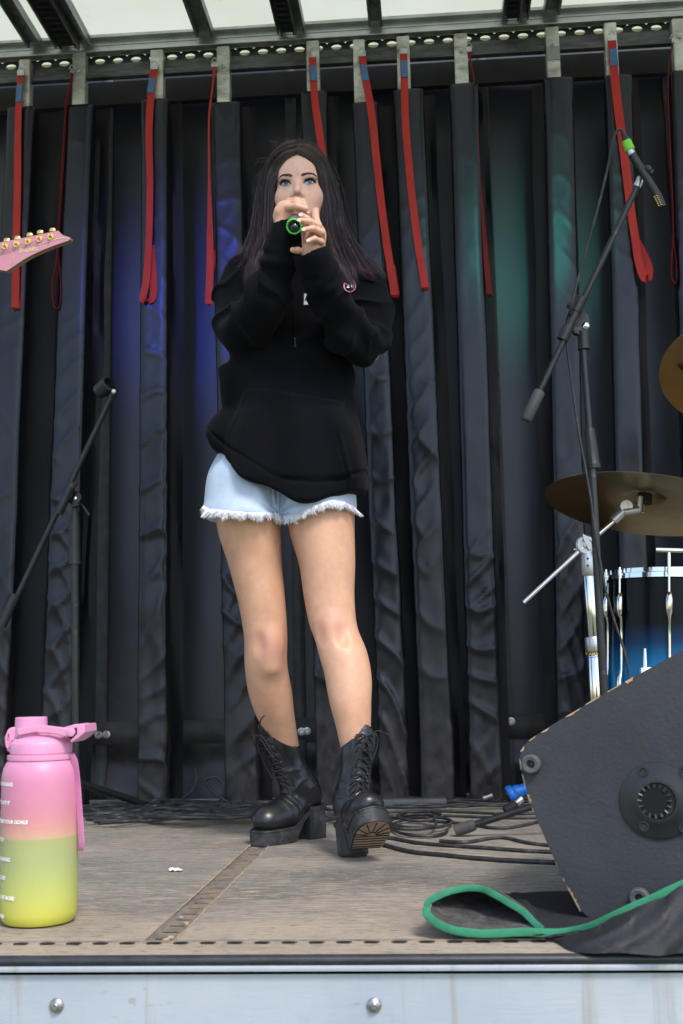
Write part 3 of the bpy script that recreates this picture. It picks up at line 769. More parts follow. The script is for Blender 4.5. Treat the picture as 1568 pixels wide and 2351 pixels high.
# right hand (image left): back of the hand over the mic, fingers closing over its top to the right
body.ell(J(652, 496, -.262), (.017, .020, .026), .016)
body.ell(J(664, 484, -.270), (.029, .022, .017), .016, rot=np.array(Matrix.Rotation(math.radians(22), 3, 'Y')))
body.cap(J(652, 520, -.262), J(660, 488, -.268), .021, .024, .016)
f([(634, 497, -.272), (641, 486, -.278), (655, 478, -.272)], [7.5, 8.5, 9.5], .010)                    # thumb-side knuckle
f([(662, 476, -.298), (682, 474, -.312), (701, 479, -.310), (706, 489, -.300)], [9.2, 8.8, 8.0, 6.8], .004)     # index
f([(662, 469, -.275), (680, 466, -.292), (698, 471, -.290), (704, 479, -.280)], [9.2, 8.8, 8.0, 6.8], .004)   # middle
f([(664, 463, -.250), (680, 461, -.262), (695, 464, -.260), (702, 472, -.250)], [9.0, 8.4, 7.8, 6.6], .004)   # ring
f([(666, 462, -.228), (680, 460, -.236), (692, 462, -.232)], [7.8, 7.2, 6.4], .004)                           # little
# left hand (image right): palm behind, four fingers reaching left to the mic, thumb up
body.ell(J(722, 548, -.262), (.024, .014, .038), .014, rot=np.array(Matrix.Rotation(math.radians(8), 3, 'Y')))
body.cap(J(719, 575, -.272), J(724, 540, -.262), .023, .022, .014)
f([(722, 535, -.262), (728, 518, -.275), (724, 503, -.268), (723, 492, -.262), (725, 483, -.258)], [11, 10.5, 9.5, 9.0, 7.8], .006)    # thumb
f([(722, 528, -.285), (716, 512, -.310), (703, 501, -.322), (692, 494, -.322)], [8.5, 8.2, 7.6, 6.4], .003)    # index
f([(730, 535, -.285), (730, 518, -.312), (709, 509, -.334), (689, 506, -.336)], [8.5, 8.4, 7.8, 6.5], .003)    # middle
f([(738, 548, -.282), (738, 534, -.308), (718, 525, -.332), (699, 527, -.338)], [8.3, 8.3, 7.4, 6.2], .003)    # ring
f([(738, 562, -.276), (737, 555, -.300), (722, 548, -.322), (710, 552, -.328)], [7.6, 7.6, 6.8, 5.8], .003)    # little
f([(700, 582, -.262), (684, 576, -.285), (672, 574, -.292)], [9, 8.6, 7.0], .004)       # finger end showing in the cuff
def skin_disp(p, d):
    return .0006*vnoise(p, np.array([90., 90, 90]), 3)
V, Fq = body.mesh('body', (-.62, YP-.42, .12), (.30, YP+.24, 1.80), .0022)
BC = Caster(V, Fq)
def mk_skin():
    m, nt, b = new_mat('skin'); v = coords(nt)
    n = noise_n(nt, v, 22, 8, .7); c = ramp(nt, n, [(.30, (.53, .285, .18)), (.70, (.64, .375, .245))])
    # paler, pinker made-up face and hands
    sep = nt.nodes.new('ShaderNodeSeparateXYZ'); nt.links.new(v, sep.inputs[0])
    hi = ramp(nt, math_n(nt, 'MULTIPLY', sep.outputs[2], .5), [(.55, 0.), (.62, 1.)]); c = mixc(nt, hi, c, (.66, .375, .265))
    dd_ = nt.nodes.new('ShaderNodeVectorMath'); dd_.operation = 'DISTANCE'; nt.links.new(v, dd_.inputs[0]); dd_.inputs[1].default_value = tuple(HL(0, .06, 0))
    n5 = noise_n(nt, v, 40, 4, .6); fc_ = mixc(nt, ramp(nt, n5, [(.35, 0.), (.65, 1.)]), (.72, .425, .315), (.79, .49, .375))
    c = mixc(nt, ramp(nt, math_n(nt, 'MULTIPLY', dd_.outputs['Value'], 5.), [(.62, 1.), (.78, 0.)]), c, fc_)
    def spot_(co, r, colr, amt, c):
        d = nt.nodes.new('ShaderNodeVectorMath'); d.operation = 'DISTANCE'; nt.links.new(v, d.inputs[0]); d.inputs[1].default_value = tuple(co)
        fz = math_n(nt, 'MULTIPLY', ramp(nt, math_n(nt, 'DIVIDE', d.outputs['Value'], r), [(.25, amt), (1., 0.)]), 1.0); return mixc(nt, fz, c, colr)
    for q in ((622, 1475, -.02), (757, 1445, -.08)): c = spot_(J(*q), .055, (.52, .235, .17), .55, c)
    for q in ((640, 1500, -.01), (610, 1508, -.01)): c = spot_(J(*q), .03, (.42, .19, .17), .5, c)
    for s in (-1, 1): c = spot_(HL(s*.044, .012, -.040), .030, (.74, .36, .30), .45, c)
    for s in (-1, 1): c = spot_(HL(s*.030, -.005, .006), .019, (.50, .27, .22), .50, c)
    for s in (-1, 1): c = spot_(HL(s*.0072, -.018, -.041), .0058, (.12, .02, .015), .95, c)  # nostril shade painted into the skin colour
    for s in (-1, 1): c = spot_(HL(s*.030, .0, -.013), .014, (.50, .33, .36), .45, c)
    for s in (-1, 1): c = spot_(HL(s*.058, .03, -.035), .028, (.56, .30, .22), .5, c)  # cheek edges darkened, painted shading beside the hair
    for q in ((696, 494, -.33), (692, 506, -.34), (700, 527, -.34), (711, 552, -.33), (640, 486, -.28)): c = spot_(J(*q), .014, (.70, .33, .26), .5, c)
    sp = noise_n(nt, v, 170, 2, .5); c = mixc(nt, ramp(nt, sp, [(.70, 0.), (.78, .35)]), c, (.38, .18, .12))
    nt.links.new(c, b.inputs['Base Color']); b.inputs['Roughness'].default_value = .46; b.inputs['Specular IOR Level'].default_value = .45
    b.inputs['Subsurface Weight'].default_value = .12; b.inputs['Subsurface Radius'].default_value = (.012, .004, .002); b.inputs['Subsurface Scale'].default_value = .6
    bump(nt, b, noise_n(nt, v, 260, 4, .6), .12, .0008); return m
person = thing('person', 'young person singing into a handheld microphone, in black hoodie, frayed denim shorts and heeled black boots', 'person', (float(J(700, 1950)[0]), YP, 0))
person['label'] = 'singer with long dark hair in black hoodie, frayed denim shorts and heeled black lace-up boots'
m_skin = mk_skin()
bodyo = addm('body', mesh_np('body', V, Fq), m_skin, person, True)

# ---- eyes, lids, lashes, brows, nails
m_scl = mat('eye_white', (.38, .38, .40), .25, var=.05, coat=.4); m_iris = mat('blue_iris', (.065, .085, .10), .2, var=.45, vs=500, coat=.5)
m_pup = mat('pupil', (.004, .004, .005), .1); m_lash = mat('lashes', (.010, .007, .007), .6)
m_brow = mat('brow_hair', (.11, .055, .040), .8, var=.3, vs=300)
def surf(x, z, off=0.0):
    """point on the face at head-frame x,z pushed out by off"""
    o = HL(x, -.12, z); d = Rh@np.array([0, 1, 0]); h = BC.cast(o, d, off)
    return np.array(h) if h is not None else o+d*.12
for s in (-1, 1):
    ex = s*.0295; q = MB(); n_ = 18
    dzo = .0006
    def edge(u, up):   # almond outline, u in -1..1 (inner to outer when s=1)
        h = (.0058*(1-abs(u)**2.2) if up else -.0040*(1-abs(u)**2.0)); return ex+s*u*.0142, h-.0012+dzo+u*.0024
    ctr = []
    for row in range(7):
        w = row/6
        for k in range(n_+1):
            u = -1+2*k/n_; x1, z1 = edge(u, True); _, z0 = edge(u, False)
            ctr.append(surf(x1, z0+(z1-z0)*w, .0010))
    q.add(ctr, [(r*(n_+1)+k, r*(n_+1)+k+1, (r+1)*(n_+1)+k+1, (r+1)*(n_+1)+k) for r in range(6) for k in range(n_)])
    eye = q.build('eye', m_scl, bodyo)
    ix = ex+.0010; iz = .0008+dzo
    for rad, off, mm, nm in ((.0058, .0016, m_iris, 'iris'), (.0030, .0020, m_pup, 'pupil')):
        q = MB(); ring = []
        for k in range(24):
            a = 2*PI*k/24; zz = iz+rad*math.sin(a); xx = ix+rad*math.cos(a)
            u = (xx-ex)/(s*.0142); u = max(-1, min(1, u)); zz = min(zz, edge(u, True)[1]); zz = max(zz, edge(u, False)[1]); ring.append(surf(xx, zz, off))
        q.add(ring+[surf(ix, iz, off+.0004)], [(k, (k+1) % 24, 24) for k in range(24)]); q.build(nm, mm, eye)
    q = MB(); q.ball(surf(ix+.0022, iz+.0025, .0026), .0007, 8); q.build('highlight', mat('painted_catchlight', (.9, .9, .9), .1), eye)  # white ball as a painted catchlight
    # upper lid crease and lash line
    q = MB(); q.tube([surf(*edge(u, True), .0016) for u in np.linspace(-.98, 1.05, 14)], [.0006+.0014*(.3+.7*(k/13)) for k in range(14)], 6)
    for k in range(26):
        u = -.8+1.9*k/25; b0 = surf(*edge(min(u, 1), True), .0015); L_ = .0058+.0040*k/25
        tip = b0+Rh@np.array([s*(.0015+.0050*(k/25)), -.0055, L_*.85]); mid = (b0+tip)/2+Rh@np.array([0, -.0022, -.0009]); q.tube([b0, mid, tip], [.00075, .0006, .0002], 4)
    for k in range(12):
        u = -.3+1.2*k/11; b0 = surf(*edge(min(u, 1), False), .0012); tip = b0+Rh@np.array([s*.0012, -.0012, -.0028]); q.tube([b0, tip], [.0003, .0001], 4)
    q.tube([surf(*edge(u, False), .0010) for u in np.linspace(0, 1.0, 8)], [.0003]*8, 5)
    q.build('eyelash', m_lash, bodyo)
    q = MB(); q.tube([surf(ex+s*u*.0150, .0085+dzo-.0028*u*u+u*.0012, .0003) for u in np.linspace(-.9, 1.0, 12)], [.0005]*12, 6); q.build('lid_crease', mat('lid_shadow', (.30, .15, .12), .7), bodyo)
    # eyebrow: short hairs
    q = MB(); r_ = random.Random(3+s)
    for k in range(190):
        u = r_.random(); xb = s*(.0105+.0365*u); zb_ = .0148+.0085*min(1, u/.68)-.0060*max(0, u-.68)/.32
        th = .0044*(1-.72*u)*min(1, .45+u*4); zz = zb_+r_.uniform(-th, th); a0 = surf(xb, zz, .0004); L_ = r_.uniform(.004, .007)
        a1 = surf(xb+s*L_*(.6+.4*u), zz+L_*(.5-.8*u), .0009); q.tube([a0, a1], [.00050, .00022], 4, cap=False)
    q.build('eyebrow', m_brow, bodyo)
m_nail = mat('fingernail', (.78, .55, .50), .2, var=.1, vs=200, coat=.5); m_nt = mat('nail_tip', (.75, .72, .72), .25)
for (x, y, dy, dirx, diry) in ((691, 494, -.336, -1, -.35), (688, 506, -.350, -1, -.1), (698, 527, -.352, -1, .1), (709, 552, -.341, -1, .2), (706, 487, -.312, .4, -1)):
    q = MB(); c = J(x, y, dy+.004); ax = np.array(P(x+dirx, y+diry, YP+dy))-np.array(P(x, y, YP+dy)); ax = Vector(ax).normalized()
    sd_ = ax.cross(Vector((0, 1, 0))).normalized(); V_ = []
    for i in range(5):
        for k in range(5):
            u = (i/4-.35)*.0085; w = (k/4-.5)*.0072*(1-.25*(i/4)**2); V_.append(Vector(c)+ax*u+sd_*w+Vector((0, -.0018+30*w*w+8*u*u, 0)))
    q.add(V_, [(i*5+k, i*5+k+1, i*5+k+6, i*5+k+5) for i in range(4) for k in range(4)]); q.build('fingernail', m_nail, bodyo)
# ================================================================== HOODIE
def interp(z, zs, vs): return np.interp(z, zs, vs)
hood = SDF()
# torso by silhouette rows: (y, left x, right x, depth half m, centre dy)
rows = [(600, 560, 820, .095, .03), (640, 525, 868, .105, .03), (720, 520, 870, .115, .02), (800, 512, 850, .12, .01), (846, 499, 826, .122, .0), (895, 495, 822, .125, .0), (942, 506, 827, .13, .0), (975, 478, 831, .135, 0), (1000, 469, 833, .138, 0), (1040, 478, 837, .142, 0), (1080, 490, 842, .142, 0), (1110, 495, 842, .140, 0), (1150, 500, 836, .136, 0), (1200, 505, 830, .13, 0)]
zr = []; xl = []; xr = []; dh = []; dc = []
for y, a, b_, d, c in rows:
    A, B_ = P(a, y, YP), P(b_, y, YP); zr.append((A.z+B_.z)/2); xl.append(A.x); xr.append(B_.x); dh.append(d); dc.append(c)
o_ = np.argsort(zr); zr = np.array(zr)[o_]; xl = np.array(xl)[o_]; xr = np.array(xr)[o_]; dh = np.array(dh)[o_]; dc = np.array(dc)[o_]
# smooth the profiles
zf = np.linspace(zr[0], zr[-1], 120)
def smooth(a, k=5):
    a = np.interp(zf, zr, a); ker = np.hanning(k*2+1); ker /= ker.sum(); return np.convolve(np.pad(a, k, 'edge'), ker, 'valid')
XL, XR, DH, DC = smooth(xl, 3), smooth(xr, 4), smooth(dh), smooth(dc)
# hem: lower cut as a surface z_hem(x) for the front, slightly higher at the back
hx, hz = zip(*[(P(x, y, YP-.12).x, P(x, y, YP-.12).z) for x, y in ((440, 968), (470, 1006), (483, 1039), (529, 1077), (579, 1110), (628, 1139), (678, 1153), (727, 1157), (776, 1150), (826, 1128), (850, 1114))])
def torso(p):
    z = p[..., 2]; a = np.interp(z, zf, XL); b = np.interp(z, zf, XR); d = np.interp(z, zf, DH); c = np.interp(z, zf, DC)
    cx = (a+b)/2; hx_ = (b-a)/2; q1 = (p[..., 0]-cx)/hx_; q2 = (p[..., 1]-YP-c)/d
    n = 2.25+1.3*np.clip((float(J(560, 960)[2])-z)/.06, 0, 1); r = (np.abs(q1)**n+np.abs(q2)**n)**(1/n); return (r-1)*np.minimum(hx_, d)*.9
def hemz(p):
    base = np.interp(p[..., 0], hx, hz); w = np.clip((p[..., 1]-(YP-.12))/.24, 0, 1); return base+.02*w
def torso_cut(p):
    d = torso(p); zc_ = hemz(p); k = .012
    top = p[..., 2]-float(J(684, 588)[2])
    lo_ = zc_-p[..., 2]
    h = np.maximum(k-np.abs(d-lo_), 0)/k; d = np.maximum(d, lo_)+h*h*k*.25
    k = .08; h = np.maximum(k-np.abs(d-top), 0)/k; return np.maximum(d, top)+h*h*k*.25
hood.fun(torso_cut, .03)
# shoulders
hood.cap(J(562, 640, .02), J(640, 612, .03), .050, .060, .04); hood.cap(J(830, 668, .02), J(740, 620, .03), .050, .060, .04)
hood.chain([J(560, 640, .01), J(545, 690, -.01), J(545, 745, -.045), J(552, 776, -.075)], [.054, .055, .052, .050], .03)       # right upper arm
hood.chain([J(552, 776, -.085), J(585, 730, -.15), J(614, 680, -.20), J(638, 615, -.235)], [.050, .053, .052, .040], .025)
hood.chain([J(646, 592, -.245), J(651, 555, -.255), J(655, 520, -.262)], [.040, .038, .037], .012)                 # cuff
hood.chain([J(840, 668, .01), J(848, 720, -.005), J(850, 770, -.035), J(838, 803, -.07)], [.054, .054, .052, .052], .03)        # left upper arm
hood.chain([J(835, 805, -.085), J(797, 752, -.14), J(762, 692, -.20), J(741, 640, -.24)], [.050, .050, .044, .042], .02)
hood.chain([J(736, 625, -.252), J(724, 600, -.272), J(717, 584, -.282)], [.043, .042, .043], .012)                    # cuff
# hollow the cuffs
hood.cap(J(655, 520, -.262), J(659, 492, -.266), .0265, .032, .004, sub=True)
hood.cap(J(716, 584, -.281), J(706, 552, -.296), .0335, .042, .004, sub=True)
# bunched rolls of cloth below the cuffs
def ring(c, ax, R, r, k=.012, el=1.0):
    c = np.array(c); ax = np.array(ax)/np.linalg.norm(ax)
    def fn(p):
        q = p-c; h = q@ax; rad = np.linalg.norm(q-h[..., None]*ax, axis=-1); return np.sqrt((rad-R)**2+h*h)-r
    hood.fun(fn, k)
axr = J(654, 545, -.26)-J(640, 615, -.235); axl = J(718, 590, -.28)-J(738, 640, -.24)
ring(J(642, 580, -.246), axr+np.array([.02, 0, 0.01]), .030, .0125); ring(J(638, 602, -.238), axr+np.array([-.01, 0, .01]), .037, .011)
ring(J(731, 612, -.262), axl+np.array([0.02, 0, 0]), .033, .012); ring(J(738, 630, -.252), axl+np.array([-.01, 0, -.01]), .035, .012); ring(J(747, 650, -.240), axl, .035, .010)
# hood lying behind the neck
ring(J(690, 606, .035), np.array([.05, -.35, 1.0]), .085, .030, .03)
hood.ell(J(690, 625, .11), (.12, .07, .07), .04)
body_clear = None
def arm_fold(p, A, B, R, fr, seed):
    A = np.array(A); B = np.array(B); ba = B-A; L = np.linalg.norm(ba); ba = ba/L; q = p-A; h = q@ba
    w = np.exp(-np.maximum(np.linalg.norm(q-h[..., None]*ba, axis=-1)-R, 0)/.015)*np.clip(h/.03, 0, 1)*np.clip((L-h)/.03, 0, 1)
    ph = h*fr+vnoise(p, np.array([13, 13, 13.]), seed)*2.6
    return w*(1-np.abs(np.sin(ph)))**2
def hood_disp(p, d):
    n = .0075*vnoise(p, np.array([7, 7, 5.]), 11)+.004*vnoise(p, np.array([17, 17, 11.]), 12)
    z = p[..., 2]; x = p[..., 0]
    # long soft drapes fanning down the front
    zt_ = float(J(0, 900)[2]); low_ = np.clip((zt_+.05-z)/.2, 0, 1)
    xc_ = float(J(672, 900)[0])
    fan = (x-xc_)/(0.45+.6*np.clip(zt_-z, 0, 1))
    n = n+low_*.0065*np.sin(fan*34+vnoise(p, np.array([3, 3, 2.]), 14)*2.5)*np.clip(1-np.abs(p[..., 1]-YP)/.2*0, 0, 1)
    # cross folds at waist under the arms
    mid = np.exp(-((z-float(J(0, 850)[2]))/.07)**2)
    n = n+mid*.006*np.sin(z*60+x*22+vnoise(p, np.array([5, 5, 5.]), 16)*3)
    n = n*1.15+.0115*arm_fold(p, J(540, 640, 0), J(545, 785, -.07), .06, 44, 21)+.0115*arm_fold(p, J(552, 786, -.085), J(640, 610, -.24), .06, 40, 22)
    n = n+.0115*arm_fold(p, J(842, 660, 0), J(830, 806, -.07), .06, 44, 23)+.0115*arm_fold(p, J(828, 808, -.085), J(738, 640, -.24), .065, 40, 24)
    # ribbed hem gathers in: small pinch above the band
    hb = z-hemz(p); n = n-.0035*np.exp(-((hb-.050)/.005)**2)
    # kangaroo pocket, raised panel with slanted openings
    pxm = (p[..., 0]-float(J(662, 1000, -.13)[0]))/S_; pym = -(z-float(J(662, 1000, -.13)[2]))/S_+1000
    u = pxm+662
    front = p[..., 1] < YP-.03
    topy = np.interp(u, [555, 625, 690, 785], [886, 888, 906, 917])
    lx_ = np.interp(pym, [886, 1000, 1040], [557, 512, 512]); rx_ = np.interp(pym, [917, 1000, 1085], [786, 784, 803])
    ins = np.minimum(np.minimum(u-lx_, rx_-u), pym-topy)
    n = n+front*np.clip(ins/2.5, 0, 1)*.0034*np.clip((1100-pym)/10, 0, 1)
    seam = front*(np.exp(-((ins-14)/1.6)**2)*(np.minimum(u-lx_, rx_-u) < (pym-topy))*.0018)
    return n-seam-.0055
hood.disp = hood_disp
Vh, Fh = hood.mesh('hoodie', (-.64, YP-.38, .62), (.40, YP+.26, 1.52), .0032, B=12, marg=.016)
HC = Caster(Vh, Fh)
def mk_cloth(name, base, rough=.9, sheen=.25, sc=900, bst=.25, lint=True):
    m, nt, b = new_mat(name); v = coords(nt)
    n = noise_n(nt, v, 9, 6, .6); c = ramp(nt, n, [(.3, [q*.8 for q in base]), (.7, [q*1.25 for q in base])])
    fz = noise_n(nt, v, 420, 3, .7); c = mixc(nt, ramp(nt, fz, [(.4, 0.), (.8, .5)]), c, [min(1, q*1.8) for q in base])
    if lint:
        sp = noise_n(nt, v, 130, 2, .5); c = mixc(nt, ramp(nt, sp, [(.765, 0.), (.79, .6)]), c, (.06, .06, .07))
    nt.links.new(c, b.inputs['Base Color']); b.inputs['Roughness'].default_value = rough; b.inputs['Specular IOR Level'].default_value = .1
    b.inputs['Sheen Weight'].default_value = sheen; b.inputs['Sheen Roughness'].default_value = .5
    bump(nt, b, noise_n(nt, v, sc, 3, .6), bst, .0012); return m
m_hood = mk_cloth('black_fleece', (.0032, .0033, .0052), .95, .02)
hoodie = addm('hoodie', mesh_np('hoodie', Vh, Fh), m_hood, person, True)
hoodie['label'] = 'oversized black hoodie with front pocket and chest patches'
def hsurf(px, py, off=0.0):
    h = HC.px(px, py, off)
    return h if h is not None else P(px, py, YP-.1)
def tsurf(px, py, off=0.0):
    o = CAM.copy(); d = ray(px, py); d = d/np.linalg.norm(d); t = 2.2
    for _ in range(40):
        q_ = (o+d*t)[None]; v = float((torso_cut(q_)-hood_disp(q_, None))[0]); t += v*.7
        if abs(v) < 2e-4: break
    return Vector(o+d*(t-off))
# drawstring with metal end
ds = MB(); ds.tube([hsurf(x, y, .004) for x, y in ((673, 700), (675, 730), (676, 752), (677, 772))], .0016, 8, smooth=4); dso = ds.build('drawstring', m_hood, hoodie)
ds = MB(); a, b_ = hsurf(677, 776, .005), hsurf(678, 796, .005); ds.tube([a, b_], .0017, 8); ds.build('metal_tip', mat('dark_tip', (.35, .35, .36), .3, .9), dso)
# white chest patch with black letters, partly behind the sleeve
def flat_patch(name, corners, m, par, off=.003, n=8, thick=.0016):
    """corners: 4 photo points tl,tr,br,bl -> patch laid on the hoodie"""
    q = MB(); C4 = [np.array(c, float) for c in corners]; V_ = []
    for i in range(n+1):
        for k in range(n+1):
            a = C4[0]*(1-k/n)+C4[1]*(k/n); b = C4[3]*(1-k/n)+C4[2]*(k/n); c = a*(1-i/n)+b*(i/n); V_.append(tsurf(c[0], c[1], off))
    q.add(V_, [(i*(n+1)+k, i*(n+1)+k+1, (i+1)*(n+1)+k+1, (i+1)*(n+1)+k) for i in range(n) for k in range(n)])
    return q.build(name, m, par)
def text_mesh(txt, size, bold=.0, ext=.0004):
    cu = bpy.data.curves.new('t', 'FONT'); cu.body = txt; cu.size = size; cu.extrude = ext; cu.offset = bold*size; cu.resolution_u = 3
    o = bpy.data.objects.new('t', cu); COL.objects.link(o); bpy.context.view_layer.update()
    dg = bpy.context.evaluated_depsgraph_get(); me = bpy.data.meshes.new_from_object(o.evaluated_get(dg)); bpy.data.objects.remove(o); bpy.data.curves.remove(cu)
    return me
m_wp = mk_cloth('white_patch', (.50, .52, .56), .8, .1, lint=False); m_blk = mat('black_thread', (.01, .01, .012), .8)
pbk = flat_patch('chest_patch', [(696, 672), (730, 672), (734, 702), (695, 702)], m_blk, hoodie, .0025)
pp_ = flat_patch('patch_face', [(698.5, 674.5), (728, 674.5), (731, 699.5), (697.5, 699.5)], m_wp, pbk, .0042)
def text_on(txt, cx, cy_, hpx, fn, m, par, name='lettering', slant=0, off=.0055, bold=0.01, left=False, sq=1.0, rot=0):
    me = text_mesh(txt, 1.0, bold, .0)
    xs = [v.co.x for v in me.vertices]; x0, x1_ = min(xs), max(xs); ys = [v.co.y for v in me.vertices]; h = max(ys)-min(ys); y0 = min(ys)
    s = hpx/h
    for v in me.vertices:
        x = (v.co.x-(x0 if left else (x0+x1_)/2))*s*sq; y = (v.co.y-y0-h/2)*s
        c, s_ = math.cos(rot), math.sin(rot); x, y = x*c-y*s_, x*s_+y*c
        v.co = fn(cx+x+slant*y, cy_-y, off)
    me.update(); return addm(name, me, m, par)
text_on('ME', 705, 687.5, 6, tsurf, m_blk, pp_, bold=.02, off=.0056)
# round red badge and red yoke tape at the shoulder
m_redp = mk_cloth('red_patch', (.35, .012, .025), .7, .2, lint=False); m_pink = mat('pink_thread', (.70, .35, .45), .7)
q = MB(); rr_ = [hsurf(803+14*math.cos(2*PI*k/20), 656+15*math.sin(2*PI*k/20), .007) for k in range(20)]; q.add(rr_+[hsurf(803, 656, .009)], [(k, (k+1) % 20, 20) for k in range(20)])
bd = q.build('shoulder_badge', m_redp, hoodie)
q = MB(); q.tube([hsurf(803+13.4*math.cos(2*PI*k/24), 656+14.4*math.sin(2*PI*k/24), .009) for k in range(25)], .0011, 6); q.build('badge_edge', m_pink, bd)
text_on('E', 799, 655, 11, hsurf, mat('white_thread', (.75, .75, .78), .7), bd, off=.0105, bold=.03); text_on('D', 809, 656, 9, hsurf, mat('white_thread', (.75, .75, .78), .7), bd, off=.0105, bold=.03, sq=.7)
q = MB(); A_ = [hsurf(x, y, .003) for x, y in ((796, 613), (812, 611), (830, 613), (842, 618), (856, 626))]; B2 = [hsurf(x, y, .003) for x, y in ((797, 619), (812, 618), (829, 619), (840, 624), (853, 632))]; q.strip(A_, B2); q.build('shoulder_tape', m_redp, hoodie)

# ================================================================== SHORTS
sh = SDF()
def shz(x): return np.interp(x, [float(J(q, 0)[0]) for q in (440, 470, 560, 640, 652, 690, 735, 780, 830)], [float(J(a_, q, -.08)[2]) for a_, q in ((440, 1168), (470, 1176), (560, 1180), (640, 1186), (652, 1200), (690, 1184), (735, 1163), (780, 1158), (830, 1180))])
sh.fun(zlimb([(580, 1000, 0, 74), (578, 1040, 0, 80), (566, 1085, 0, 89), (561, 1150, 0, 93), (560, 1185, 0, 95), (560, 1240, 0, 95)], 1.12), .01)
sh.fun(zlimb([(725, 1000, 0, 74), (732, 1040, 0, 84), (734, 1110, 0, 84), (734, 1150, 0, 84.5), (734, 1185, 0, 85.5), (734, 1240, 0, 86)], 1.12), .035)
sh.cap(J(598, 1060, 0), J(715, 1060, 0), .090, .090, .02)
def hemcut(p): return p[..., 2]-shz(p[..., 0])   # keep above
def below(p): return p[..., 2]-shz(p[..., 0])
sh.fun(lambda p: below(p), .004, sub=True)
# the cloth stands off the thigh at the leg openings
fl, fr_ = zlimb([(x, y, d, r+3) for x, y, d, r in RL[:4]]), zlimb([(x, y, d, r+3) for x, y, d, r in LL[:4]])
sh.fun(lambda p: np.maximum(np.minimum(fl(p), fr_(p)), p[..., 2]-shz(p[..., 0])-.007), .003, sub=True)
def sdisp(p, d):
    x, z = p[..., 0], p[..., 2]; cx0 = float(J(646, 1190)[0]); cz0 = float(J(646, 1190)[2])
    ang = np.arctan2(z-cz0, x-cx0); r = np.hypot(x-cx0, z-cz0)
    n = .0035*np.sin(ang*9+vnoise(p, np.array([8, 8, 8.]), 31)*1.5)*np.exp(-r/.12)
    n = n+.0022*vnoise(p, np.array([16, 16, 12.]), 33)
    flare = np.clip(1-(z-shz(x))/.03, 0, 1)*np.clip((float(J(560, 0)[0])-x)/.09, 0, 1)
    fly = -.004*np.exp(-((x-float(J(643, 1170)[0])+.02*(z-cz0))/.003)**2)*(p[..., 1] < YP)
    fly += -.003*np.exp(-((x-float(J(634, 1170)[0])+.02*(z-cz0))/.0022)**2)*(p[..., 1] < YP)
    return n+.010*flare*.5+fly
sh.disp = sdisp
Vs_, Fs_ = sh.mesh('shorts', (-.64, YP-.2, .72), (.25, YP+.2, 1.02), .0028, marg=.014)
SCs = Caster(Vs_, Fs_)
def mk_denim():
    m, nt, b = new_mat('pale_denim'); v = coords(nt)
    n = noise_n(nt, v, 14, 7, .65); c = ramp(nt, n, [(.28, (.36, .47, .62)), (.6, (.50, .60, .74)), (.8, (.62, .70, .80))])
    st = noise_n(nt, coords(nt, (1, 1, 9)), 60, 4, .6); c = mixc(nt, ramp(nt, st, [(.5, 0.), (.75, .35)]), c, (.30, .41, .58))
    nt.links.new(c, b.inputs['Base Color']); b.inputs['Roughness'].default_value = .88; b.inputs['Sheen Weight'].default_value = .1
    w = nt.nodes.new('ShaderNodeTexWave'); w.bands_direction = 'DIAGONAL'; w.inputs['Scale'].default_value = 420; nt.links.new(v, w.inputs[0])
    b1 = bump(nt, b, w.outputs[1], .2, .0006); bump(nt, b, noise_n(nt, v, 70, 5, .6), .25, .002, b1); return m
shorts = addm('shorts', mesh_np('shorts', Vs_, Fs_), mk_denim(), person, True); shorts['label'] = 'pale blue denim shorts with frayed white hems'
def ssurf(px, py, off=0.0, S=None):
    return SCs.px(px, py, off)
fr = MB(); r_ = random.Random(5)
hemp = [(466, 1168), (480, 1176), (520, 1180), (560, 1183), (600, 1184), (636, 1185), (647, 1196), (656, 1194), (680, 1188), (700, 1178), (720, 1168), (745, 1160), (765, 1156), (790, 1160), (810, 1168), (819, 1178)]
hxs = [a for a, b in hemp]; hys = [b for a, b in hemp]
for k in range(2100):
    x = r_.uniform(464, 819); y = np.interp(x, hxs, hys)-r_.uniform(1, 5)
    s0 = ssurf(x, y-3, .001)
    if s0 is None: continue
    cl = math.sin(x*.45)+math.sin(x*.17+1); L_ = r_.uniform(9, 18)+cl*2.5
    lean = math.sin(x*.31)*.45+r_.uniform(-.35, .35)+(-.5 if x < 500 else 0)+(.45 if x > 800 else 0)
    p0 = s0; s = S_
    p1 = p0+Vector((lean*L_*.4*s, -.003-r_.random()*.006, -L_*.5*s)); p2 = p0+Vector((lean*L_*.9*s+r_.uniform(-2, 2)*s, -.001-r_.random()*.007, -L_*s))
    fr.tube([p0, p1, p2], [.0007, .00065, .00035], 4, cap=False, smooth=2)
fr.build('frayed_hem', mat('white_cotton', (.74, .76, .80), .9, var=.12, vs=90), shorts)
# ================================================================== BOOTS (built flat, heel under the origin, toe along +x, then set in place)
def mk_leather():
    m, nt, b = new_mat('black_leather'); v = coords(nt)
    n = noise_n(nt, v, 25, 6, .6); c = ramp(nt, n, [(.3, (.005, .0055, .0075)), (.75, (.013, .014, .018))])
    sc = noise_n(nt, coords(nt, (3, 3, 3)), 18, 6, .7); c = mixc(nt, ramp(nt, sc, [(.66, 0.), (.78, .4)]), c, (.10, .09, .08))
    nt.links.new(c, b.inputs['Base Color']); b.inputs['Roughness'].default_value = .34; b.inputs['Specular IOR Level'].default_value = .55
    vo = nt.nodes.new('ShaderNodeTexVoronoi'); vo.inputs['Scale'].default_value = 420; nt.links.new(v, vo.inputs['Vector'])
    b1 = bump(nt, b, vo.outputs[0], .12, .0006); bump(nt, b, noise_n(nt, v, 55, 3, .5), .22, .003, b1); return m
m_lea = mk_leather()
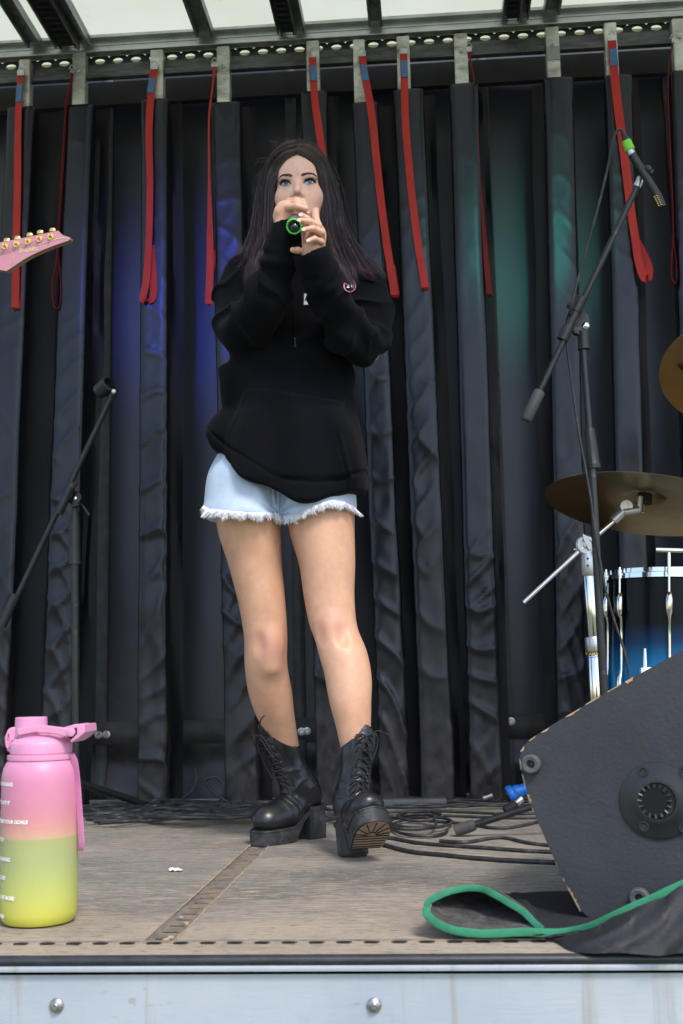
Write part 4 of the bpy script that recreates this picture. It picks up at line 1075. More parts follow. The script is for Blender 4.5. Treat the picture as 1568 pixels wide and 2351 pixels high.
m_sole = mat('black_rubber_sole', (.016, .017, .021), .55, var=.4, vs=40, bs=150, bstr=.2, dirt=((.09, .08, .07), .35))
m_tread = mat('tan_tread', (.33, .25, .17), .85, var=.2, vs=60, dirt=((.15, .12, .09), .4)); m_grv = mat('tread_groove', (.012, .011, .011), .8)
m_lace = mat('black_lace', (.016, .016, .018), .85, var=.4, vs=300, bs=900, bstr=.5); m_eye = mat('dark_eyelet', (.07, .07, .08), .35, .8)
def rx(a): return Matrix.Rotation(a, 4, 'Y')
def boot(name, lab, T, bend, mirror, seed, ank):
    """T: 4x4 placement.  bend: forefoot lift in radians"""
    t = thing(name, lab, 'boot'); t.name = name
    del t['category']; del t['label']
    t.parent = person; t.matrix_parent_inverse = world_of(person).inverted()
    t['label'] = lab
    bx = .085                                             # ball of the foot
    def B(p):                                             # bend the forefoot upward past the ball
        x, y, z = p
        w = max(0, min(1, (x-bx+.015)/.05)); a = bend*w*w*(3-2*w)
        dx, dz = x-bx, z-.035; c, s_ = math.cos(a), math.sin(a)
        return Vector((bx+dx*c-dz*s_, y*(-1 if mirror else 1), .035+dx*s_+dz*c)) if w > 0 else Vector((x, y*(-1 if mirror else 1), z))
    SCB = .96
    shift = Vector(ank)-T@Vector((0, 0, .235)); shift.z = 0
    def TT(p):
        w = max(0, min(1.4, (p[2]-.075)/.155)); w = w*w/.4 if w < .2 else w-.1; w = w/.9; b_ = B(p)*SCB; b_.y *= .94; return T@b_+shift*w
    # upper
    u = SDF()
    u.ell((0, 0, .125), (.044, .034, .050), .02)          # heel cup
    u.cap((.0, 0, .13), (.075, 0, .078), .034, .034, .03); u.ell((.105, 0, .068), (.060, .040, .036), .03); u.ell((.150, 0, .060), (.042, .042, .032), .025)
    u.cap((.002, 0, .15), (.004, 0, .25), .037, .0415, .04); u.cap((.004, 0, .25), (.002, 0, .330), .0415, .0440, .02)
    u.cap((.03, 0, .135), (.025, 0, .24), .020, .022, .03)   # instep
    u.fun(lambda p: .283-.10*0-p[..., 2]+0*p[..., 0] if False else -(p[..., 2]-(.282+.25*np.clip(p[..., 0], -.05, .05)*.0)), .003, sub=False); u.pr.pop()
    u.fun(lambda p: .283+np.where(p[..., 0] > .028, .022*(1-(p[..., 1]/.035)**2).clip(0, 1), 0)-p[..., 2], .003, sub=True)
    u.cap((.003, 0, .262), (.003, 0, .33), .0380, .0405, .004, sub=True)
    u.fun(lambda p: p[..., 2]-(.030+.055*np.clip((bx-p[..., 0]-.02)/.06, 0, 1)), .004, sub=True)
    def ud(p, d):
        x, y, z = p[..., 0], p[..., 1], p[..., 2]
        cr = (1-np.abs(np.sin(z*95+x*60+vnoise(p, np.array([20, 20, 20.]), seed)*2)))**2*np.exp(-((z-.155)/.035)**2)*.0035
        cr += (1-np.abs(np.sin(x*150+vnoise(p, np.array([30, 30, 30.]), seed+1)*2)))**2*np.exp(-((x-.085)/.02)**2)*.003*np.exp(-((z-.09)/.03)**2)
        # eyestay panel edge, heel counter seam
        es = np.abs(y)-.026; pan = (x > .01)*(z > .11)*np.exp(-((es)/.0022)**2)*.0016
        sm = np.exp(-((x+.012-.00*z)/.0016)**2)*.0012*(z > .1)
        return .0012*vnoise(p, np.array([25, 25, 25.]), seed+2)+cr*.9-pan-sm
    u.disp = ud
    Vb, Fb = u.mesh('upper', (-.06, -.06, .015), (.21, .06, .325), .0024, marg=.004)
    Vl = [TT(p) for p in Vb]; Vn = np.array(Vl)
    cst = Caster(Vn, Fb)
    Fq_ = Fb[:, ::-1] if mirror else Fb
    up = addm('upper', mesh_np('upper', Vn, Fq_), m_lea, t, True)
    cl = Caster(Vb, Fb)
    # sole: outline widths along x
    xs = [-.038, -.036, -.028, -.01, .02, .05, .075, .10, .125, .15, .170, .184, .192, .1945]
    wd = [.020, .028, .0335, .036, .031, .030, .036, .043, .046, .0455, .040, .030, .016, .004]
    off = [0, 0, 0, 0, 0, .001, .002, .003, .003, .002, .0, -.001, -.002, -.002]
    xs2 = np.linspace(xs[0], xs[-1], 48); w2 = np.interp(xs2, xs, wd); o2 = np.interp(xs2, xs, off)
    ztop = lambda x: np.interp(x, [-.04, .02, .05, .085, .2], [.088, .080, .063, .039, .037])
    zbot = lambda x: np.interp(x, [-.04, .02, .046, .078, .2], [.076, .066, .046, .0015, .0])
    q = MB(); n = 16; V_ = []
    sec = [(-1, 0), (-1, .5), (-.985, 1), (-.5, 1), (0, 1), (.5, 1), (.985, 1), (1, .5), (1, 0), (.96, -.0), (.5, 0), (0, 0), (-.5, 0), (-.96, 0)]
    for x, w, o in zip(xs2, w2, o2):
        z0, z1 = float(zbot(x)), float(ztop(x))
        for a, b_ in sec:
            fl_ = .006*max(0, 1-abs(b_)*1.2)*0
            V_.append(TT((x, o+a*(w+(.0015 if .2 < b_ < .8 else 0)), z0+(z1-z0)*b_)))
    ns = len(sec); q.add(V_, [(i*ns+k, i*ns+(k+1) % ns, (i+1)*ns+(k+1) % ns, (i+1)*ns+k) for i in range(47) for k in range(ns)]+[tuple(range(ns))[::-1], tuple(47*ns+k for k in range(ns))])
    # welt line
    q.tube([TT((x, o+w+.0008, float(ztop(x))-.003)) for x, w, o in zip(xs2, w2, o2)]+[TT((x, o-w-.0008, float(ztop(x))-.003)) for x, w, o in list(zip(xs2, w2, o2))[::-1]], .0016, 6)
    # heel block
    hv = []
    for (z, k) in ((.084, 1.0), (.06, .97), (.004, 1.0), (0, .97)):
        for a in range(24):
            w = 2*PI*a/24; cx, cy_ = math.cos(w), math.sin(w); rr = (abs(cx)**5+abs(cy_)**5)**(-.2)
            hv.append(TT((-.002+cx*rr*.033*k, cy_*rr*.0345*k, z)))
    q.add(hv, [(i*24+k, i*24+(k+1) % 24, (i+1)*24+(k+1) % 24, (i+1)*24+k) for i in range(3) for k in range(24)]+[tuple(72+k for k in range(24))])
    so = q.build('sole', m_sole, t, angle=35)
    # tread
    q = MB(); ft = [(x, w, o) for x, w, o in zip(xs2, w2, o2) if x > .082]
    A = [TT((x, o+w*.93, -.0012)) for x, w, o in ft]; B2 = [TT((x, o-w*.93, -.0012)) for x, w, o in ft]; q.strip(A, B2)
    hx2 = [TT((-.002+.029*c, .031*s__, -.0008)) for c, s__ in ((-1, -1), (1, -1), (1, 1), (-1, 1))]; q.add(hx2, [(0, 1, 2, 3)])
    tr = q.build('tread', m_tread, so)
    q = MB()
    def gl(pts, r=.0011): q.tube([TT(p) for p in pts], r, 5)
    for x in (.088, .096, .104, .112, .121, .132): 
        w = float(np.interp(x, xs2, w2))*.93; gl([(x, -w, -.0018), (x, 0, -.0018), (x, w, -.0018)])
    for k in range(7):
        a = PI*k/6*.86+PI*.07-PI/2; c0 = (.134, 0)
        r0, r1 = .0135, .052
        p1 = (c0[0]+math.cos(a)*r1, c0[1]+math.sin(a)*r1); 
        for _ in range(20):
            if p1[0] > .190 or abs(p1[1]) > float(np.interp(p1[0], xs2, w2))*.93: r1 -= .003; p1 = (c0[0]+math.cos(a)*r1, c0[1]+math.sin(a)*r1)
        gl([(c0[0]+math.cos(a)*r0, c0[1]+math.sin(a)*r0, -.0018), (*p1, -.0018)], .0013)
        if r1 > .02: q.tube([TT((*p1, -.002)), TT((p1[0]+.001, p1[1], .010))], .0016, 5)
    gl([(.134+math.cos(a)*.0135, math.sin(a)*.0135, -.0018) for a in np.linspace(-PI/2, PI/2, 12)])
    q.build('tread_groove', m_grv, so)
    # eyelets and laces: path up the instep
    zs_ = np.linspace(.098, .272, 10)
    def on(y, z, off=.0):
        # from far +x toward the boot centre, slanted along the instep
        if z < .15:
            o = Vector((.20, y, z+.10)); d = Vector((-.20, 0, -.12))
        else: o = Vector((.20, y, z+.02)); d = Vector((-1, 0, -.1))
        h = cl.cast(o, d, off); return h if h is not None else Vector((.05, y, z))
    q = MB(); qe = MB(); Lp, Rp = [], []
    for i, z in enumerate(zs_):
        for s_, lst in ((-1, Lp), (1, Rp)):
            p = on(s_*(.0215-.0*i), z, .0008); lst.append(p)
            n_ = Vector((.5, s_*.75, .25)).normalized(); qe.v; 
            a = n_.orthogonal().normalized(); b_ = n_.cross(a)
            qe.tube([TT(p+n_*.001+(a*math.cos(2*PI*k/10)+b_*math.sin(2*PI*k/10))*.0042) for k in range(11)], .0011, 5)
    for i in range(9):
        for A_, B_ in ((Lp[i], Rp[i+1]), (Rp[i], Lp[i+1])):
            m1 = on((A_.y+B_.y)/2, (A_.z+B_.z)/2, .0045 if A_ is Lp[i] else .007)
            q.tube([TT(A_+Vector((.001, 0, 0))), TT(A_.lerp(m1, .5)+Vector((.002, 0, .001))), TT(m1), TT(B_.lerp(m1, .5)+Vector((.002, 0, .001))), TT(B_+Vector((.001, 0, 0)))], .0018, 6, smooth=3)
    q.tube([TT(Lp[0]), TT(on(0, zs_[0], .004)), TT(Rp[0])], .0018, 6, smooth=3)
    # bow
    k0 = on(0, .262, .010)
    r_ = random.Random(seed)
    for s_ in (-1, 1):
        q.tube([TT(k0), TT(k0+Vector((.012, s_*.020, .004))), TT(k0+Vector((.010, s_*.030, -.02))), TT(k0+Vector((.006, s_*.022, -.060))), TT(k0+Vector((.006, s_*.012, -.035))), TT(k0+Vector((.003, 0, -.002)))], .0018, 6, smooth=6)
        q.tube([TT(k0), TT(k0+Vector((.010, s_*.012, -.02))), TT(k0+Vector((.010, s_*.026, -.07))), TT(k0+Vector((.012, s_*.016, -.11)))] if (s_ > 0) ^ (seed > 1) else
               [TT(k0), TT(k0+Vector((.014, s_*.022, .010))), TT(k0+Vector((.018, s_*.042, .006+(.035 if seed == 1 else 0)))), TT(k0+Vector((.02, s_*.062, (.055 if seed == 1 else -.004))))], .0017, 6, smooth=6)
    q.build('lace', m_lace, t); qe.build('eyelet', m_eye, up)
    # side zip
    q = MB()
    zp = []
    for z in np.linspace(.10, .275, 14):
        o = Vector((-.014+.012*math.sin((z-.1)*22), (.1), z)); h = cl.cast(o, (0, -1, 0), .0012); zp.append(TT(h if h is not None else Vector((0, .04, z))))
    q.tube(zp, .0018, 6); z1 = zp[-1]; q.box(z1+Vector((0, -.003, -.002)), (.006, .005, .010), bev=.001); q.box(z1+Vector((0, -.005, -.016)), (.003, .002, .020), bev=.0005)
    q.build('zip', m_eye, up)
    return t
def place(px_, py_, toe_az, pitch, rollz=0.0):
    """heel sole centre at floor pixel; toe_az: direction of the toe in world XY; pitch: toe up"""
    p = PF(px_, py_)
    d = math.atan2(toe_az[1], toe_az[0])
    return Matrix.Translation(p) @ Matrix.Rotation(d, 4, 'Z') @ Matrix.Rotation(-pitch, 4, 'Y') @ Matrix.Rotation(rollz, 4, 'X')
bR = boot('boot', 'boot planted flat, toe pointing left', place(713, 1924, (-.66, -.75), 0.0), .0, True, 1, P(654, 1722, YP+.150))
bL = boot('boot', 'boot with its toe lifted, tan tread showing', place(812, 1966, (.40, -1.0), math.radians(19)), math.radians(18), False, 2, P(817, 1722, YP-.085))

# ================================================================== HAIR
m_h, nt, b = new_mat('dark_hair'); v = coords(nt)
at_ = nt.nodes.new('ShaderNodeAttribute'); at_.attribute_name = 'tone'
nz_h = noise_n(nt, coords(nt, (1, 1, .15)), 160, 4, .6); c = ramp(nt, nz_h, [(.25, (.010, .0068, .0100)), (.55, (.046, .031, .040)), (.8, (.16, .112, .132))])
sep = nt.nodes.new('ShaderNodeSeparateXYZ'); nt.links.new(v, sep.inputs[0])
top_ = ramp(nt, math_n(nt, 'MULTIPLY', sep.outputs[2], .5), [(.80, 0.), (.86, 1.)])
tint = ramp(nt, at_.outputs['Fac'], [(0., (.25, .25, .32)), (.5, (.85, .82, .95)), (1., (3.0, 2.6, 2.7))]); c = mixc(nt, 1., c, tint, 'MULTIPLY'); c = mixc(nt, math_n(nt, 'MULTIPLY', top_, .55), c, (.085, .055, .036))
nt.links.new(c, b.inputs['Base Color']); b.inputs['Roughness'].default_value = .40; b.inputs['Specular IOR Level'].default_value = .5
b.inputs['Anisotropic'].default_value = .6
root_c = mat('brown_roots', (.050, .030, .020), .45, var=.5, vs=200)
# solid core so that no background shows between strands
core = SDF()
core.ell(HL(0, .084, .044), (.0640, .0880, .0825), .01, rot=Rh)
def K(pts, rr): core.chain([J(*p) for p in pts], rr, .02)
K([(632, 400, .00), (622, 460, .0), (615, 520, -.005), (606, 560, -.02), (600, 600, -.05)], [.020, .024, .024, .020, .012])
K([(650, 400, .07), (640, 480, .07), (640, 560, .06)], [.03, .04, .045])
K([(740, 400, .00), (752, 460, .00), (764, 520, -.005), (780, 570, -.015), (800, 600, -.02)], [.018, .022, .026, .026, .016])
K([(715, 400, .07), (725, 480, .07), (735, 560, .06)], [.03, .04, .045])
# clear the face
core.fun(lambda p: np.maximum(np.maximum(np.abs((p-EYE)@Rh[:, 0])-.058-.0*((p-EYE)@Rh[:, 1]), ((p-EYE)@Rh[:, 1])-.052), ((p-EYE)@Rh[:, 2])-.072+.62*np.abs((p-EYE)@Rh[:, 0])+5.*((p-EYE)@Rh[:, 0])**2), .006, sub=True)
core.disp = lambda p, d: .0015*vnoise(p, np.array([60, 60, 8.]), 41)
Vc, Fc_ = core.mesh('hair', (-.60, YP-.22, 1.30), (.25, YP+.20, 1.82), .003)
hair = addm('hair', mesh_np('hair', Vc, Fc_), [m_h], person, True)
hair['label'] = 'long straight dark purple-brown hair with centre parting'
# strands.  Guides in photo pixels with depth: inner edge (beside the face) and outer silhouette
def guide(pts): return np.array([[*pt] for pt in pts], float)
def resample(gd, n):
    p = [J(*q) for q in gd]
    for i_ in range(4):
        h = hcast.px(gd[i_][0], gd[i_][1]+(2 if i_ == 0 else 0), .001)
        if h is not None and (i_ < 3): p[i_] = np.array(h)
    p = np.array(p); d = np.r_[0, np.cumsum(np.linalg.norm(np.diff(p, axis=0), axis=1))]; d /= d[-1]
    # catmull through Vector helper
    vs, _ = catmull([Vector(q) for q in p], [0]*len(p), 8); p = np.array(vs); d = np.r_[0, np.cumsum(np.linalg.norm(np.diff(p, axis=0), axis=1))]; d /= d[-1]
    u = np.linspace(0, 1, n); return np.stack([np.interp(u, d, p[:, k]) for k in range(3)], 1)
NS = 22
hcast = Caster(Vc, Fc_)
Gl = [  # left side, from the face outwards
 [(680, 355, -.070), (661, 368, -.086), (645, 387, -.080), (636, 410, -.068), (631, 440, -.058), (629, 480, -.058), (630, 520, -.085), (622, 560, -.115), (606, 600, -.125), (592, 648, -.110)],
 [(680, 346, -.055), (656, 356, -.072), (635, 378, -.064), (622, 410, -.045), (617, 450, -.035), (615, 500, -.040), (612, 545, -.07), (603, 585, -.10), (588, 630, -.11), (582, 668, -.10)],
 [(679, 337, -.030), (654, 345, -.045), (629, 368, -.040), (613, 410, -.020), (605, 460, -.012), (601, 510, -.015), (596, 550, -.03), (588, 585, -.06), (578, 612, -.075), (570, 650, -.07)],
 [(679, 329, .005), (657, 335, -.010), (631, 356, -.005), (606, 404, .010), (597, 465, .018), (592, 515, .015), (585, 550, .0), (571, 572, -.02), (556, 583, -.02), (540, 592, -.02)],
 [(679, 326, .04), (658, 331, .03), (633, 353, .04), (608, 404, .05), (603, 470, .06), (604, 530, .06), (602, 570, .05), (598, 600, .03), (592, 620, .02), (590, 640, .02)]]
Gr = [
 [(684, 355, -.070), (703, 366, -.084), (720, 385, -.078), (729, 408, -.066), (734, 440, -.056), (739, 480, -.052), (738, 520, -.062), (746, 560, -.09), (766, 605, -.115), (795, 650, -.105)],
 [(684, 346, -.055), (708, 353, -.070), (731, 371, -.062), (744, 405, -.045), (751, 450, -.033), (757, 500, -.035), (765, 545, -.05), (778, 590, -.075), (792, 630, -.09), (802, 668, -.085)],
 [(685, 337, -.030), (709, 344, -.045), (735, 367, -.038), (753, 408, -.020), (765, 455, -.010), (775, 505, -.012), (789, 550, -.03), (803, 590, -.05), (812, 615, -.06), (822, 640, -.06)],
 [(686, 329, .005), (707, 335, -.010), (735, 356, -.003), (760, 404, .010), (775, 460, .018), (789, 510, .012), (808, 550, -.005), (832, 585, -.02), (858, 610, -.025), (884, 640, -.022)],
 [(686, 326, .04), (706, 331, .03), (733, 353, .04), (757, 404, .05), (768, 465, .06), (776, 520, .06), (790, 565, .05), (812, 595, .02), (838, 615, .0), (862, 632, -.005)]]
def strands(G, count, seed):
    r = np.random.default_rng(seed); R = np.array([resample(guide(g), NS) for g in G])
    V_, F_ = [], []
    hc = np.array([HL(0, .088, .03)])
    base = 0; u = np.linspace(0, 1, NS)
    for i in range(count):
        t = r.random()**.9*(len(G)-1); j = min(int(t), len(G)-2); w = t-j
        c = R[j]*(1-w)+R[j+1]*w
        KC = 46; tq = (math.floor(t/(len(G)-1)*KC)+.5)/KC*(len(G)-1); jq = min(int(tq), len(G)-2); wq = tq-jq
        cq = R[jq]*(1-wq)+R[jq+1]*wq; hh_ = math.sin(tq*53.7+seed*3.1); h2_ = math.sin(tq*97.3+seed*1.7)
        uu_ = u[:, None]; c = c+(cq-c)*(.72*uu_**1.2)+np.array([hh_*.006, h2_*.006, 0])*uu_**1.3*(1+.8*uu_)
        clump = math.sin(t*37+seed)*.5+math.sin(t*91)*.3
        L = 1-.22*r.random()**2-(.10 if r.random() < .2 else 0)
        c = np.stack([np.interp(u*L, u, c[:, k]) for k in range(3)], 1)
        fz = r.normal(0, 1, 3)*np.array([.0022, .003, .001])*(3.2 if r.random() < .06 else 1); wv = r.normal(0, 1, 2); ph = r.random(2)*6
        spread = (u**1.5)[:, None]
        c = c+fz*(.4+spread)+np.stack([np.sin(u*7+ph[0])*wv[0]*.0018*u+clump*.004*u**2, np.sin(u*5+ph[1])*wv[1]*.002*u, 0*u], 1)
        out = c-hc; out[:, 2] *= .6; out /= np.linalg.norm(out, axis=1)[:, None]; c = c+out*(.0025+abs(r.normal(0, .0022)))
        tg = np.gradient(c, axis=0); tg /= np.linalg.norm(tg, axis=1)[:, None]
        a = np.cross(tg, out); a /= np.linalg.norm(a, axis=1)[:, None]+1e-9; b_ = np.cross(a, tg)
        rad = (r.uniform(.00035, .0008)*np.minimum(1, (1.03-u)*5))[:, None]
        for kk in range(3):
            an = 2*PI*kk/3+.5; V_.append(c+(a*math.cos(an)+b_*math.sin(an))*rad)
        idx = np.arange(NS-1)
        for kk in range(3):
            k2 = (kk+1) % 3; F_.append(np.stack([base+kk*NS+idx, base+kk*NS+idx+1, base+k2*NS+idx+1, base+k2*NS+idx], 1))
        base += 3*NS
    return np.concatenate(V_), np.concatenate(F_)
Va, Fa = strands(Gl, 2900, 1); Vb_, Fb_ = strands(Gr, 2900, 2)
Vall = np.vstack([Va, Vb_]); Fall = np.vstack([Fa, Fb_+len(Va)])
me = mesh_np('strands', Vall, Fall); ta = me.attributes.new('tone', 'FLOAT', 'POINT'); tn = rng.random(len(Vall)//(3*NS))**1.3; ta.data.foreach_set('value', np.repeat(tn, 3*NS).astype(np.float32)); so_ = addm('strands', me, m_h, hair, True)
# flyaway hairs
fw = MB(); r_ = random.Random(9)
for k in range(150):
    side = r_.choice((-1, 1)); t = r_.random()
    if k < 34:
        x0 = 683+r_.uniform(-48, 48); y0 = 326+((x0-683)/50)**2*16; p = J(x0, y0, r_.uniform(-.03, .05)); dx, dz = r_.uniform(-14, 14)+(x0-683)*.25, r_.uniform(5, 18)
        q = J(x0+dx, y0-dz, r_.uniform(-.03, .05)); m_ = J(x0+dx*.2, y0-dz*.8, 0)
    else:
        y0 = r_.uniform(380, 640); x0 = np.interp(y0, [380, 460, 540, 600, 640], [612, 598, 588, 560, 575] if side < 0 else [752, 775, 800, 850, 870]); p = J(x0, y0-20, -.01)
        q = J(x0+side*r_.uniform(4, 26), y0+r_.uniform(-10, 50), r_.uniform(-.05, .03)); m_ = (p+q)/2+np.array([side*r_.uniform(0, .015), 0, .005])
    fw.tube([p, m_, q], [.00028, .00025, .00012], 3, cap=False, smooth=6)
fw.build('flyaway_hair', m_h, hair)
# scalp line at the parting
q = MB(); pts = []
for y in (325, 330, 336, 342, 348, 354): pts.append(J(679.5+(y-325)*.12, y, float(np.interp(y, [325, 354], [.02, -.075]))))
hcast = Caster(Vc, Fc_)
pp2 = []
for y in np.linspace(328, 356, 9):
    h = hcast.px(679.5+(y-325)*.13, y, .0030); pp2.append(h if h is not None else Vector(J(680, y, -.03)))
q.tube(pp2, [.0006, .0010, .0014, .0016, .0018, .0018, .0016, .0014, .0008], 6, smooth=2); q.build('parting', mat('scalp', (.55, .40, .34), .6), hair)
# ================================================================== PROPS
m_bp = mat('black_plastic', (.016, .016, .018), .42, var=.3, vs=60, bs=300, bstr=.15)
m_bmet = mat('black_painted_tube', (.018, .019, .022), .33, .3, var=.3, vs=40, dirt=((.14, .12, .11), .12), spec=.6)
m_chr = mat('chrome', (.72, .73, .75), .08, 1.0, var=.06, vs=10)
m_sat = mat('satin_metal', (.50, .51, .53), .36, .85, var=.12, vs=50)
m_cab = mat('black_cable', (.020, .021, .023), .55, var=.5, vs=40, bs=200, bstr=.2, dirt=((.12, .11, .09), .25))
m_grn = mat('green_ring', (.06, .62, .08), .45, var=.05)
# ---- handheld microphone
mic = thing('handheld_microphone', 'black wireless microphone with a bright green ring, held to the mouth of the singer', 'microphone', tuple(MIC1))
A, Bm = Vector(MIC0), Vector(MIC1); ax = (Bm-A).normalized(); L = (Bm-A).length
q = MB(); q.lathe([(.0001, -.004), (.010, -.003), (.0150, 0), (.0160, .004), (.0160, L-.030), (.0160, L-.006), (.0150, L), (.0138, L-.002), (.0130, L-.009), (.0001, L-.010)], A, ax, 32); q.build('handle', mat('mic_grey_brown', (.15, .12, .115), .45, var=.15, vs=40), mic)
q = MB(); q.lathe([(.0001, -.030), (.012, -.028), (.021, -.016), (.0245, 0), (.0235, .014), (.018, .018)], A, ax, 28); q.build('grille', m_sat, mic)
q = MB(); q.lathe([(.0150, L-.0065), (.0174, L-.0065), (.0178, L-.003), (.0174, L+.0010), (.0160, L+.0018), (.0145, L+.001), (.0142, L-.003)], A, ax, 36, cap=False); gr = q.build('green_ring', m_grn, mic)
for k in range(8):
    q = MB(); a = 2*PI*k/8; e1 = ax.orthogonal().normalized(); e2 = ax.cross(e1); c = A+ax*(L-.002)+(e1*math.cos(a)+e2*math.sin(a))*.0172
    q.box(c, (.0032, .0035, .0035), rot=ax.to_track_quat('Z', 'Y').to_matrix(), bev=.001); q.build('ring_notch', m_grn, gr)
q = MB(); q.ball(A+ax*(L-.006)+Vector((.001, 0, -.003)), .0112, 20); q.build('end_cap', mat('gloss_black', (.010, .011, .014), .12, coat=.6), mic)
q = MB(); q.ball(A+ax*(L-.004)+Vector((-.0045, -.002, .0100)), .0020, 10); q.build('red_button', mat('red_button', (.8, .02, .03), .3), mic)
# ---- right boom stand
def sph(name, pts, r, m, par, **k):
    q = MB(); q.tube(pts, r, k.pop('n', 14), **k); return q.build(name, m, par)
YS = 2.98
st = thing('microphone_stand', 'tall black boom stand at the right holding the pencil microphone', 'microphone stand', tuple(PF(1395, 1890)))
T0, T1, T2 = P(1338, 790, YS), P(1357, 1030, YS), P(1385, 1560, YS)
T3 = T2+(T2-T1).normalized()*((T2.z-.06)/abs((T2-T1).normalized().z))
sph('upper_tube', [P(1336, 762, YS), T1], .0083, m_bmet, st)
sph('lower_tube', [T1, T3], .0105, m_bmet, st)
q = MB(); a, b_ = P(1354, 985, YS), P(1364, 1076, YS); d = (b_-a); q.lathe([(.0125, 0), (.0135, .003), (.0150, d.length*.5), (.0165, d.length*.88), (.0175, d.length*.9), (.0175, d.length), (.010, d.length+.001)], a, d, 12); q.build('clutch', m_bp, st, angle=25)
q = MB(); a = P(1340, 768, YS); d = (T1-a).normalized(); q.lathe([(.0145, 0), (.0145, .040), (.0158, .040), (.0158, .047), (.010, .047)], P(1338, 762, YS), d, 18); q.build('collar', m_bp, st)
q = MB(); 
hub = P(1345, 742, YS-.012); q.prism([P(x, y, YS-.010) for x, y in ((1315, 690), (1352, 722), (1356, 745), (1350, 764), (1335, 770), (1318, 765), (1300, 730))], (0, .020, 0)); q.build('joint_plate', m_bmet, st, bev=.002)
q = MB(); q.lathe([(.010, 0), (.010, .003), (.006, .005), (.0001, .006)], P(1344, 748, YS-.010), (0, -1, 0), 6); q.build('joint_screw', m_chr, st)
# boom: from counter grip to clip
b0, b1 = P(1208, 965, YS-.05), P(1468, 418, YS-.05)
bm_ = sph('boom', [P(1224, 930, YS-.05), b1], .0082, m_bmet, st)
q = MB(); q.tube([P(1294, 775, YS-.05), P(1334, 692, YS-.05)], .0118, 18); q.tube([P(1291, 781, YS-.05), P(1306, 750, YS-.05)], .0145, 18); q.tube([P(1321, 716, YS-.05), P(1337, 684, YS-.05)], .0145, 18)
q.ball(P(1309, 702, YS-.045), .009, 12); q.build('boom_sleeve', m_bmet, st)
q = MB(); g0, g1 = P(1207, 966, YS-.05), P(1240, 897, YS-.05); ax2 = (g1-g0).normalized(); e1 = ax2.orthogonal().normalized(); e2 = ax2.cross(e1); Lg = (g1-g0).length; V_ = []
for h, r in ((0, .0125), (.004, .0145), (Lg-.006, .0145), (Lg-.002, .0128), (Lg, .010)):
    for k in range(64):
        rr = r*(1+(.035 if k % 2 else -.02)); V_.append(g0+ax2*h+(e1*math.cos(2*PI*k/64)+e2*math.sin(2*PI*k/64))*rr)
q.add(V_, [(i*64+k, i*64+(k+1) % 64, (i+1)*64+(k+1) % 64, (i+1)*64+k) for i in range(4) for k in range(64)]+[tuple(range(64))[::-1]]); q.build('grip', mat('grey_rubber', (.055, .056, .058), .6), st, angle=70)
sph('clip_collar', [P(1462, 430, YS-.05), P(1471, 410, YS-.05)], .0105, m_sat, st); sph('clip_neck', [P(1470, 412, YS-.05), P(1478, 396, YS-.052), P(1486, 388, YS-.054)], .0095, m_bp, st)
q = MB(); q.ball(P(1487, 389, YS-.075), .011, 10); q.box(P(1487, 391, YS-.07), (.030, .012, .014), rot=Matrix.Rotation(.6, 3, 'Y'), bev=.004); q.lathe([(.0085, 0), (.0085, .010), (.0001, .011)], P(1470, 395, YS-.06), (0, -1, 0), 8); q.build('clip', m_bp, st)
# stand base behind the wedge: three legs with rubber ends
base = T3
for ex, ey in ((1052, 1921), (1490, 1905), (1400, 1850)):
    e = PF(ex, ey); e.z = .016; s0 = base+Vector((0, 0, .07)); lg = sph('leg', [s0, e+(s0-e).normalized()*.04], .0088, m_bmet, st)
    dd = (e-s0).normalized(); q = MB(); q.lathe([(.0120, 0), (.0135, .004), (.0135, .008), (.0150, .010), (.0150, .045), (.0162, .050), (.0150, .052), (.0001, .052)], e-dd*.045, dd, 20)
    q.build('rubber_foot', mat('foot_rubber', (.05, .05, .052), .7, bs=400, bstr=.6), lg, angle=30)
q = MB(); q.lathe([(.018, 0), (.020, .02), (.020, .05), (.015, .09)], base, (0, 0, 1), 18); q.build('hub', m_bp, st)
# ---- pencil microphone
pm = thing('pencil_microphone', 'slim black pencil microphone with green tape, clipped to the right boom', 'microphone', tuple(P(1487, 391, YS-.08)))
YM = YS-.075
def seg(x0, y0, x1, y1, r0, r1, m, nm, par=pm, cap=True):
    q = MB(); q.tube([P(x0, y0, YM), P(x1, y1, YM)], [r0, r1], 20); return q.build(nm, m, par)
seg(1451, 355, 1509, 448, .0103, .0103, m_bp, 'barrel'); tip = seg(1508, 446, 1518, 469, .0112, .0112, m_bp, 'capsule'); seg(1517, 467, 1521, 476, .0112, .0100, m_bp, 'capsule_end', tip)
for k in range(3):
    for j in range(5):
        d_ = ((1520-1508)*.0, ); x = 1508+2.5*j+(-6+6*k)*.9; y = 449+5.0*j-(-6+6*k)*.5
        q = MB(); q.box(P(x, y, YM-.0103+abs(k-1)*.0025), (.0045, .0012, .0016), rot=Matrix.Rotation(.45, 3, 'Y')); q.build('slot', mat('brass_slot', (.55, .33, .08), .35, .8), tip)
seg(1446, 344, 1452, 357, .0098, .0100, m_sat, 'metal_ring'); seg(1438, 324, 1447, 345, .0118, .0128, mat('green_tape', (.20, .62, .04), .6, var=.15, vs=80), 'green_tape')
seg(1430, 303, 1440, 328, .0050, .0110, m_bp, 'plug')
